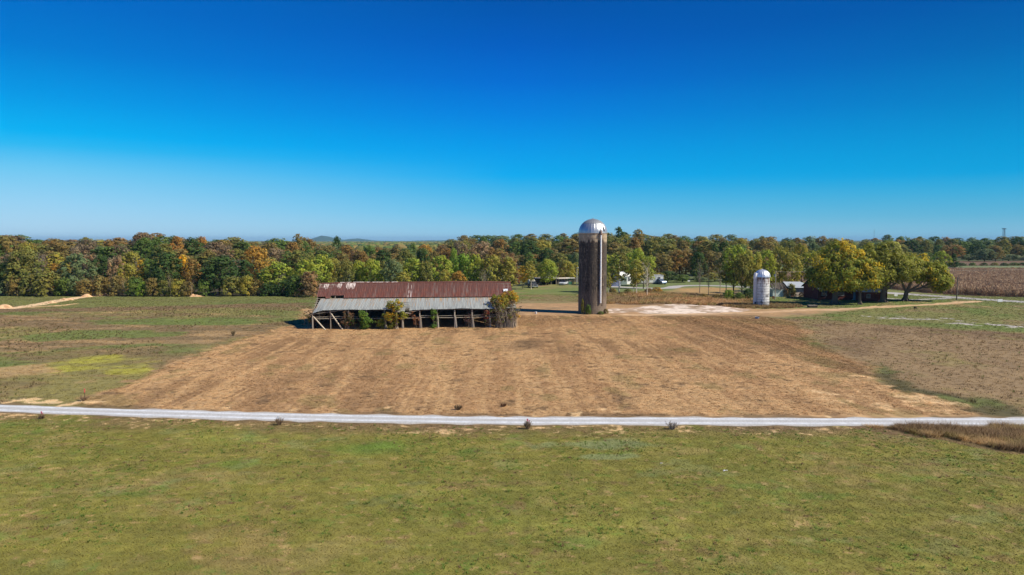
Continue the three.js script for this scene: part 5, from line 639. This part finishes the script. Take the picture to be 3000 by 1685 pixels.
// ================================================================ POLES AND WIRES
const poleMat = mat(new THREE.Color(1, 1, 1), 0.95, { map: woodTex(cl([120, 112, 100]), 43) }), wireDark = mat([50, 46, 44], 0.6), wirePale = mat([214, 214, 196], 0.5);
function wire(name, pts, m, label, r = 0.018) { const c = new THREE.CatmullRomCurve3(pts); solo(name, new THREE.TubeGeometry(c, 24, r, 4), m, label, 'wire'); }
function pole(px, py, topY, label, m, rad = 0.13, extra) { const b = onG(px, py), d = -b.z, top = V(px, topY, d), h = top.y - b.y, t = thing('utility_pole', label, 'pole', b); part(t, 'shaft', new THREE.CylinderGeometry(rad * 0.75, rad, h + 0.2, 10).translate(0, h / 2 - 0.1, 0), m); extra?.(t, h); return [b, h]; }
{
  const [b, h] = pole(2803, 878.5, 812, 'wooden utility pole beside the road at the corn field', poleMat, 0.13, (t, h) => { part(t, 'insulator', new THREE.CylinderGeometry(0.05, 0.06, 0.16, 8).translate(0.12, h - 0.3, 0.02), mat([96, 92, 90], 0.4)); part(t, 'pole_cap', new THREE.ConeGeometry(0.11, 0.1, 10).translate(0, h + 0.05, 0), mat([130, 126, 118], 0.7)); });
  const top = v3(b.x, b.y + h - 0.35, b.z); wire('telephone_wire', [V(2560, 812, 150), V(2700, 815.5, 151), top, V(2900, 825, 146), V(3050, 834, 140), V(3300, 850, 128)], wireDark, 'dark telephone wire strung across the corn field pole', 0.022);
  const sp = V(2813, 820.5, -b.z - 0.6); solo('splice_box', new THREE.CapsuleGeometry(0.09, 0.5, 4, 10).rotateZ(Math.PI / 2 + 0.06).translate(sp.x, sp.y, sp.z), mat([34, 32, 32], 0.6), 'black splice enclosure hanging on the dark wire beside the pole', 'cable box');
  wire('power_line', [V(2640, 786, 158), V(2760, 783.5, 156), V(2900, 782, 152), V(3060, 781, 148), V(3400, 780, 140)], wirePale, 'upper pale power line in front of the far green strip', 0.02); wire('power_line', [V(2640, 795, 158), V(2760, 793.5, 156), V(2900, 791.5, 152), V(3060, 789, 148), V(3400, 784, 140)], wirePale, 'lower pale power line at the far edge of the corn', 0.014);
  const [c, hc] = pole(2271, 877, 793.5, 'slender pole with a transformer beside the small silo', mat(new THREE.Color(1, 1, 1), 0.95, { map: woodTex(cl([170, 158, 142]), 45) }), 0.11, (t, h) => { part(t, 'transformer', new THREE.CylinderGeometry(0.16, 0.16, 0.55, 12).translate(-0.26, h - 1.0, 0.05), mat([126, 136, 146], 0.5)); part(t, 'meter_box', box(0.35, 0.6, 0.25, -0.4, 0.5, 0), mat([120, 72, 52], 0.9)); });
  wire('service_wire', [v3(c.x, c.y + hc - 0.1, c.z), V(2310, 797, 152), V(2350, 796, 155), V(2420, 800, 160)], wirePale, 'thin service wire from the slender pole towards the house', 0.012);
  pole(1690, 836, 784, 'pale pole with a round yard lamp behind the tall silo', mat([206, 208, 200], 0.8), 0.09, (t, h) => { part(t, 'lamp_arm', bar(v3(0, h - 0.2, 0), v3(0.35, h - 0.02, 0.1), 0.05), mat([180, 182, 180], 0.6)); part(t, 'lamp_head', new THREE.SphereGeometry(0.2, 12, 8).scale(1, 0.7, 1).translate(0.4, h - 0.05, 0.1), mat([230, 232, 228], 0.4)); });
  // masts on the skyline
  let m = thing('radio_mast', 'hair-thin radio mast above the treeline past the maples', 'mast', v3((2558 - CX) / F * 1500, 0, -1500)), mh = EYE + (705 - 672) / F * 1500; part(m, 'mast', new THREE.CylinderGeometry(0.22, 0.3, mh, 6).translate(0, mh / 2, 0), mat([90, 98, 108], 0.7)); for (let k = 1; k < 4; k++) part(m, 'guy_ring', new THREE.CylinderGeometry(0.5, 0.5, 0.3, 8).translate(0, mh * k / 4, 0), mat([90, 98, 108], 0.7));
  m = thing('lattice_tower', 'lattice radio tower with a top platform above the treeline past the corn', 'tower', v3((2937 - CX) / F * 1300, 0, -1300)); mh = EYE + (705 - 670) / F * 1300; const tm = mat([84, 96, 106], 0.7), w = k => mix(2.6, 1.1, k);
  for (let q = 0; q < 4; q++) { const sx = q % 2 ? 1 : -1, sz = q < 2 ? 1 : -1; part(m, 'leg', bar(v3(sx * w(0), 0, sz * w(0)), v3(sx * w(1), mh, sz * w(1)), 0.34), tm); }
  for (let k = 0; k < 9; k++) { const a = k / 9, b2 = (k + 1) / 9; part(m, 'lattice', mergeGeometries([bar(v3(-w(a), a * mh, w(a)), v3(w(b2), b2 * mh, w(b2)), 0.2), bar(v3(w(a), a * mh, w(a)), v3(-w(b2), b2 * mh, w(b2)), 0.2), bar(v3(w(a), a * mh, -w(a)), v3(w(b2), b2 * mh, w(b2)), 0.2), bar(v3(-w(a), a * mh, w(a)), v3(w(a), a * mh, w(a)), 0.2)]), tm); } part(m, 'platform', box(5, 1.4, 5, 0, mh - 0.2, 0), tm);
}
// ================================================================ MOUNDS OF DUG EARTH
{
  const earth = mat(new THREE.Color(1, 1, 1), 1, { map: tex(128, 128, (u, v, o) => { const n = fbm(u * 6, v * 6, 3), f = noise(u * 50, v * 50, 5), a = cl([224, 184, 140]), b = cl([196, 150, 108]); for (let c = 0; c < 3; c++) o[c] = mix(a[c], b[c], smooth(-0.2, 0.4, n)) * (1 + 0.14 * f); }, true) });
  const mound = (px, py, w, h, dep, seed, label) => { const [x, d] = G(px, py), n = 30, m = 12, pos = [], uv = [], idx = []; for (let j = 0; j <= m; j++) for (let i = 0; i <= n; i++) { const a = i / n * 2 * Math.PI, q = j / m, wob = 1 + 0.22 * noise(Math.cos(a) * 2 + seed, Math.sin(a) * 2, 4), rx = q * w / 2 * wob, rz = q * dep / 2 * wob, X = Math.cos(a) * rx, Zz = Math.sin(a) * rz, y = h * Math.pow(Math.cos(Math.min(1, q) * Math.PI / 2), 1.15) * (0.82 + 0.35 * noise(X / w * 5 + seed, Zz / dep * 3, 6)) + 0.05 * noise(X * 2, Zz * 2, 8) * (1 - q) - 0.12 * q; pos.push(X, y, Zz); uv.push(X / 3, Zz / 3); } for (let j = 0; j < m; j++) for (let i = 0; i < n; i++) { const a = j * (n + 1) + i, b = a + n + 1; idx.push(a, a + 1, b, a + 1, b + 1, b); } const o = solo('dirt_mound', meshFrom(pos, null, null, uv, idx), earth, label, 'mound', 'mounds of dug earth'); o.material.side = THREE.DoubleSide; o.position.copy(VZ(x, d, 0)); };
  mound(8, 903, 5.6, 0.85, 3, 1, 'broad pale dirt mound at the start of the dirt strip'); mound(152, 888, 2.6, 0.45, 2, 2, 'small low dirt mound beside the dirt strip'); mound(195, 879, 3.8, 0.65, 2, 3, 'long dirt mound midway along the dirt strip'); mound(250, 870, 3.4, 0.8, 2, 4, 'dirt mound near the far end of the dirt strip'); mound(297, 866.5, 3.9, 1.05, 2.4, 5, 'peaked dirt mound past the end of the dirt strip'); mound(573, 868, 4.2, 0.75, 2, 6, 'flat-topped dirt mound alone at the edge of the wood');
  solo('dirt_strip', ribbon(poly([[20, 906], [70, 899], [130, 889], [190, 878], [240, 870.5], [285, 867]]), 3.4, 0.04, 8, 0.2, 5), mat([236, 200, 154], 1), 'strip of freshly scraped pale earth in the pasture', 'track', null, 'structure'); solo('dirt_strip', ribbon(poly([[60, 901.5], [120, 898.5], [185, 894.5], [225, 890]]), 1.6, 0.04, 8, 0.5, 6), mat([222, 180, 132], 1), 'narrow spur of scraped earth beside the pale dirt strip', 'track', null, 'structure');
}
// ================================================================ SMALL THINGS IN THE FIELDS
{
  const lath = mat([120, 96, 76], 0.95), pink = mat([232, 104, 96], 0.8, { side: THREE.DoubleSide }), hot = mat([236, 110, 130], 0.8, { side: THREE.DoubleSide });
  let p = onG(249, 1171), t = thing('survey_stake', 'wooden survey stake with a faded orange top at the field corner', 'stake', p); part(t, 'lath', box(0.05, 0.95, 0.025, 0, 0.45, 0).rotateZ(0.02), lath); part(t, 'painted_tip', box(0.07, 0.32, 0.04, -0.018, 0.8, 0), pink);
  const flag = (px, py, m, h, label) => { const t = thing('flag_stake', label, 'stake', onG(px, py)); part(t, 'lath', box(0.035, h, 0.02, 0, h / 2 - 0.05, 0), lath); part(t, 'ribbon', mergeGeometries([box(0.1, 0.16, 0.012, 0.04, h - 0.1, 0.015).rotateZ(0.1), box(0.05, 0.26, 0.012, 0.06, h - 0.24, 0.02).rotateZ(-0.12)]), m); };
  flag(122, 1222, hot, 0.5, 'low stake with a pink ribbon by the bare verge of the lane'); flag(1546, 1250, hot, 0.62, 'stake with a pink ribbon in a dead weed clump by the lane'); flag(815, 1238, white, 0.55, 'stake with a white tag in the dry weeds beside the lane');
  const dead = (px, py, w, h, seed, label, col = [126, 104, 80]) => { const r = rng(seed), wood = []; for (let i = 0; i < 46; i++) { const a = r() * 6.28, f = v3(Math.cos(a) * w * 0.2 * r(), 0, Math.sin(a) * w * 0.2 * r()), e = v3(Math.cos(a) * w * (0.2 + 0.4 * r()), h * (0.5 + 0.6 * r()), Math.sin(a) * w * 0.4 * r()); wood.push(limb(f, e, 0.012, 0.006, 3)); for (let k = 0; k < 3; k++) { const s = f.clone().lerp(e, 0.5 + 0.5 * r()); wood.push(limb(s, s.clone().add(v3((r() - 0.5) * 0.25, r() * 0.2, (r() - 0.5) * 0.25)), 0.012, 0.008, 3)); } } const t = thing('dead_weed', label, 'weed', onG(px, py)); part(t, 'stalks', mergeGeometries(wood.map(g => g.toNonIndexed())), mat(col, 1)); };
  dead(818, 1243, 0.6, 0.45, 1, 'dry weed clump around the white-tagged stake'); dead(1546, 1256, 0.5, 0.5, 2, 'dead weed clump around the pink-ribbon stake'); dead(1970, 1259, 0.8, 0.42, 3, 'pale grey dead bush at the lane edge', [150, 140, 128]); dead(122, 1226, 0.45, 0.25, 4, 'low dead weeds around the low pink-ribbon stake'); dead(247, 1173, 0.8, 0.35, 5, 'dark weeds around the foot of the survey stake'); dead(1343, 1200, 0.6, 0.3, 6, 'dark dry weed clump in the cut straw near the lane', [112, 92, 66]); dead(1475, 1191, 0.4, 0.18, 7, 'small brown weed tuft in the cut straw near the lane', [124, 92, 64]); dead(683, 984, 0.6, 0.7, 8, 'thin weed stalk at the edge of the straw by the pasture', [104, 92, 66]);
  p = onG(1570, 921); t = thing('white_bucket', 'white bucket standing on the bare ground between barn and tall silo', 'bucket', p); part(t, 'body', new THREE.LatheGeometry([[0.001, 0], [0.17, 0], [0.2, 0.4], [0.215, 0.4], [0.215, 0.43], [0.19, 0.43]].map(q => new THREE.Vector2(...q)), 20), white); part(t, 'handle', new THREE.TorusGeometry(0.2, 0.008, 4, 16, Math.PI).translate(0, 0.38, 0), hoopMat);
  t = thing('wooden_crate', 'low dark plank crate lying on the grass before the maples', 'crate', onG(2380, 902), 0.1); for (let k = 0; k < 3; k++) { part(t, 'plank', box(1.7, 0.11, 0.04, 0, 0.07 + k * 0.14, 0.4), oldBoard[k % 2]); part(t, 'plank', box(1.7, 0.11, 0.04, 0, 0.07 + k * 0.14, -0.4), oldBoard[k % 2]); } for (const x of [-0.83, 0.83]) part(t, 'end_panel', box(0.04, 0.4, 0.76, x, 0.22, 0), oldBoard[0]); for (let k = 0; k < 5; k++) part(t, 'slat', box(1.74, 0.03, 0.13, 0, 0.46, -0.34 + k * 0.17), timber[k % 3]);
  t = thing('feed_tub', 'small blue-grey tub lying in the brown stubble near the track', 'tub', onG(2218, 934), 0.4); part(t, 'body', new THREE.LatheGeometry([[0.001, 0.02], [0.26, 0], [0.34, 0.3], [0.36, 0.3], [0.28, 0.02]].map(q => new THREE.Vector2(...q)), 18), mat([128, 144, 168], 0.6, { side: THREE.DoubleSide })); part(t, 'rim', new THREE.TorusGeometry(0.35, 0.02, 5, 18).rotateX(Math.PI / 2).translate(0, 0.3, 0), mat([150, 164, 184], 0.6));
  t = thing('stump', 'small dark stump on the grass below the dirt track', 'stump', onG(2682, 905)); part(t, 'trunk', new THREE.CylinderGeometry(0.22, 0.34, 0.42, 9).translate(0, 0.2, 0), mat([84, 68, 52], 1)); part(t, 'cut_face', new THREE.CylinderGeometry(0.2, 0.2, 0.02, 9).translate(0.02, 0.42, 0), mat([140, 116, 84], 1));
  const sign = (px, py, w, h, ph, label) => { const t = thing('roadside_sign', label, 'sign', onG(px, py), 0.1); part(t, 'panel', box(w, h, 0.05, 0, ph + h / 2, 0), mat([240, 238, 236], 0.7)); for (const s of [-1, 1]) part(t, 'leg', box(0.05, ph + 0.1, 0.04, s * w * 0.36, ph / 2, -0.03), timber[1]); };
  sign(2625, 871, 0.8, 0.6, 0.3, 'plain white sign board on the verge between two maples'); sign(2930, 887, 1.1, 0.55, 0.25, 'low white sign board beside the paved road'); sign(2018, 833, 0.7, 0.35, 0.9, 'white mailbox board beside the far lane');
  // white scraps of litter on the lawn
  for (const [px, py, s] of [[2125, 1381, 0.13], [1938, 1359, 0.07]]) { const o = solo('paper_scrap', new THREE.PlaneGeometry(s * 2, s, 4, 2).rotateX(-Math.PI / 2), mat([236, 236, 232], 0.9, { side: THREE.DoubleSide }), s > 0.1 ? 'crumpled white scrap on the open lawn' : 'tiny white scrap on the open lawn', 'litter'); const P = o.geometry.attributes.position; for (let i = 0; i < P.count; i++) P.setY(i, 0.05 + 0.04 * LAT[i * 31]); o.geometry.computeVertexNormals(); o.position.copy(onG(px, py)); o.rotation.y = 0.3; }
}
// ================================================================ GRASS, STUBBLE, WEEDS AND CORN
function tuft(seed, n, h, spread, w, flop) {
  const r = rng(seed), p = [], nn = []; for (let i = 0; i < n; i++) { const a = r() * 6.283, b = r() * 6.283, x = Math.cos(b) * spread * r(), z = Math.sin(b) * spread * r(), hh = h * (0.6 + 0.6 * r()), l = flop * hh * (0.5 + r()), ww = w * (0.7 + 0.6 * r()), dx = Math.cos(a), dz = Math.sin(a); p.push(x + dz * ww, 0, z - dx * ww, x - dz * ww, 0, z + dx * ww, x + dx * l, hh, z + dz * l); const N = v3(dx * -0.35, 1, dz * -0.35).normalize(); for (let k = 0; k < 3; k++) nn.push(N.x, N.y, N.z); } return meshFrom(p, nn);
}
function scatter(name, label, cat, geo, n, seed, place, m) {
  const r = rng(seed), M = new THREE.Matrix4(), q = new THREE.Quaternion(), ms = [], cs = [], o = [0, 0, 0]; let tries = 0;
  while (ms.length < n && tries++ < n * 8) { const s = place(r, o); if (!s) continue; const [x, d, sc, col, sy = sc, y = 0] = s; M.compose(VZ(x, d, -0.01 + y), q.setFromAxisAngle(Y, r() * 6.283), v3(sc, sy, sc)); ms.push(M.clone()); cs.push(col); }
  const im = new THREE.InstancedMesh(geo, m ?? mat(new THREE.Color(1, 1, 1), 1, { side: THREE.DoubleSide }), ms.length); ms.forEach((v, i) => { im.setMatrixAt(i, v); im.setColorAt(i, cs[i]); }); im.name = name; shade(im); tag(im, label, cat, null, 'stuff'); scene.add(im); return im;
}
const tint = (r, o, k0, k1, t) => { const k = mix(k0, k1, r()); return t ? new THREE.Color().setRGB(mix(o[0], t[0], t[3] * r()) * k, mix(o[1], t[1], t[3] * r()) * k, mix(o[2], t[2], t[3] * r()) * k) : new THREE.Color().setRGB(o[0] * k, o[1] * k, o[2] * k); };
const wedge = (r, d0, d1, half) => { const d = Math.sqrt(mix(d0 * d0, d1 * d1, r())); return [(r() * 2 - 1) * half * d, d]; };
scatter('lawn_grass', 'short mixed grass of the near lawn', 'grass', tuft(1, 9, 0.036, 0.12, 0.012, 1.2), 170000, 1, (r, o) => { const [x, d] = wedge(r, 21, 52, 0.92); if (roadD(x, d) > -1.35) return null; groundRGB(x, d, o); return [x, d, 0.7 + 0.9 * r(), tint(r, o, 0.92, 1.36)]; });
scatter('lawn_herbs', 'scattered brighter leafy tufts on the near lawn', 'grass', tuft(2, 14, 0.08, 0.12, 0.018, 1.2), 3600, 2, (r, o) => { const [x, d] = wedge(r, 21, 51, 0.92); if (roadD(x, d) > -1.6 || fbm(x / 3, d / 3, 130) < 0.05) return null; const c = r() < 0.7 ? K.lw4 : r() < 0.5 ? K.lw6 : K.lw5; return [x, d, 0.5 + 0.8 * r(), tint(r, c, 0.75, 1.1)]; });
scatter('cut_straw', 'pale cut straw lying over the mown field', 'straw', tuft(3, 9, 0.05, 0.16, 0.012, 2.2), 150000, 3, (r, o) => { const [x, d] = wedge(r, 50, 118, 0.7); if (roadD(x, d) < 1.5 || Z.straw(x, d) < -0.3 && Z.dull(x, d) < 0) return null; if (x > -31 && x < 1 && d > 99.5 + (x + 29) * 0.105 && d < 118) return null; groundRGB(x, d, o); return [x, d, 0.7 + 1.1 * r(), tint(r, o, 0.92, 1.32)]; });
scatter('meadow_grass', 'rough mixed grass of the pasture', 'grass', tuft(4, 9, 0.07, 0.16, 0.014, 1.1), 110000, 4, (r, o) => { const [x, d] = wedge(r, 50, 165, 0.85); if (roadD(x, d) < 1.5 || Z.straw(x, d) > -0.2 || Z.lot(x, d) > -1 || Z.pad(x, d) > -1 || trackD(x, d) < 1.5 || d > 158 && x < 0 || Z.corn(x, d) > 0) return null; groundRGB(x, d, o); return [x, d, 0.6 + 1.2 * r(), tint(r, o, 0.9, 1.4)]; });
scatter('meadow_weeds', 'dark weed tufts dotting the pasture', 'weeds', tuft(5, 14, 0.22, 0.12, 0.014, 0.5), 3200, 5, (r, o) => { const [x, d] = wedge(r, 52, 135, 0.82); if (roadD(x, d) < 2 || Z.straw(x, d) > -1 || Z.dull(x, d) > -1 || Z.lot(x, d) > -1 || trackD(x, d) < 2 || fbm(x / 12, d / 12, 140) < 0.0 || x > 8 && r() < 0.75) return null; const c = r() < 0.5 ? K.me6 : r() < 0.5 ? K.br2 : K.gr1; return [x, d, 0.4 + 0.9 * r(), tint(r, c, 0.7, 1.1)]; });
scatter('roadside_weeds', 'tall brown weeds along the lane', 'weeds', tuft(6, 16, 0.34, 0.26, 0.008, 1.0), 6500, 6, r => { const x = mix(18, 60, r()), d = mix(38, 49, r()); if (Z.weedRoad(x, d) + noise(x / 1.3, d / 1.3, 4) * 0.7 < 0) return null; const s = fbm(x / 3, d / 1.6, 160), c = s > 0.1 ? K.br2 : s < -0.15 ? K.me5 : r() < 0.5 ? K.br1 : r() < 0.7 ? K.lw8 : K.me1; return [x, d, 0.5 + 1.0 * Math.pow(r(), 1.5) * smooth(18, 30, x) + 0.3 * s, tint(r, c, 0.8, 1.4)]; });
scatter('lot_weeds', 'waist-high golden and brown weeds of the weedy lot', 'weeds', tuft(7, 16, 0.5, 0.3, 0.016, 0.5), 9000, 7, r => { const x = mix(12, 62, r()), d = mix(128, 176, r()); if (Z.weeds(x, d) + noise(x / 2, d / 2, 4) * 1.5 < 0) return null; const s = fbm(x / 6, d / 5, 150), c = s > 0.14 ? K.br1 : s < -0.1 ? K.st2 : r() < 0.4 ? K.me1 : r() < 0.5 ? K.lw3 : K.br1; return [x, d, 0.5 + 0.8 * r(), tint(r, c, 0.8, 1.4)]; });
scatter('silo_weeds', 'brown weeds around the small silo', 'weeds', tuft(8, 20, 0.5, 0.22, 0.02, 0.4), 1500, 8, r => { const a = r() * 6.283, q = 1.7 + 4.5 * Math.pow(r(), 0.8), x = 49.5 + Math.cos(a) * q * 1.3, d = 135.5 + Math.sin(a) * q; if (trackD(x, d) < 2.4 || Z.pad(x, d) > -0.3) return null; const c = r() < 0.6 ? K.br1 : r() < 0.5 ? K.st3 : K.me1; return [x, d, 0.5 + 0.7 * r(), tint(r, c, 0.65, 1.15)]; });
{ // standing dry corn
  const r = rng(5), p = [], nn = []; const tri = (a, b, c) => { const N = v3().subVectors(b, a).cross(v3().subVectors(c, a)).normalize(); for (const q of [a, b, c]) { p.push(q.x, q.y, q.z); nn.push(N.x, N.y, N.z); } };
  for (let s = 0; s < 3; s++) { const bx = (s - 1) * 0.28, bz = (r() - 0.5) * 0.2, h = 1.9 + 0.3 * r(); for (let k = 0; k < 2; k++) { const a = k * 1.57; tri(v3(bx - Math.cos(a) * 0.025, 0, bz - Math.sin(a) * 0.025), v3(bx + Math.cos(a) * 0.025, 0, bz + Math.sin(a) * 0.025), v3(bx, h, bz)); } for (let k = 0; k < 8; k++) { const y = 0.4 + k * 0.19, a = r() * 6.283, l = 0.35 + 0.3 * r(), b = v3(bx, y, bz), m = v3(bx + Math.cos(a) * l * 0.6, y + 0.22, bz + Math.sin(a) * l * 0.6), e = v3(bx + Math.cos(a) * l, y - 0.2 * r(), bz + Math.sin(a) * l), w = 0.05, o = v3(-Math.sin(a) * w, 0, Math.cos(a) * w); tri(b, m.clone().add(o), m.clone().sub(o)); tri(m.clone().add(o), e, m.clone().sub(o)); } }
  const stalk = meshFrom(p, nn), cc = [cl([168, 138, 106]), cl([186, 154, 120]), cl([148, 116, 88]), cl([206, 176, 140])];
  scatter('corn_crop', 'standing dry brown corn filling the field', 'crop', stalk, 34000, 9, rr => { const d = Math.sqrt(mix(150 * 150, 284 * 284, rr())), x = mix(0.5, 1.1, rr()) * d; const q = (x - 84) , lim = d < 213 ? Z.corn(x, d) > 0.3 && x < 149 || x >= 149 && d > 172 : d < 284 && x > 0.56 * d; if (!lim) return null; return [x, Math.round(d / 0.8) * 0.8, 0.7 + 0.35 * rr(), tint(rr, cc[Math.floor(rr() * 4)], 0.75, 1.15)]; });
}
renderer.render(scene, camera);
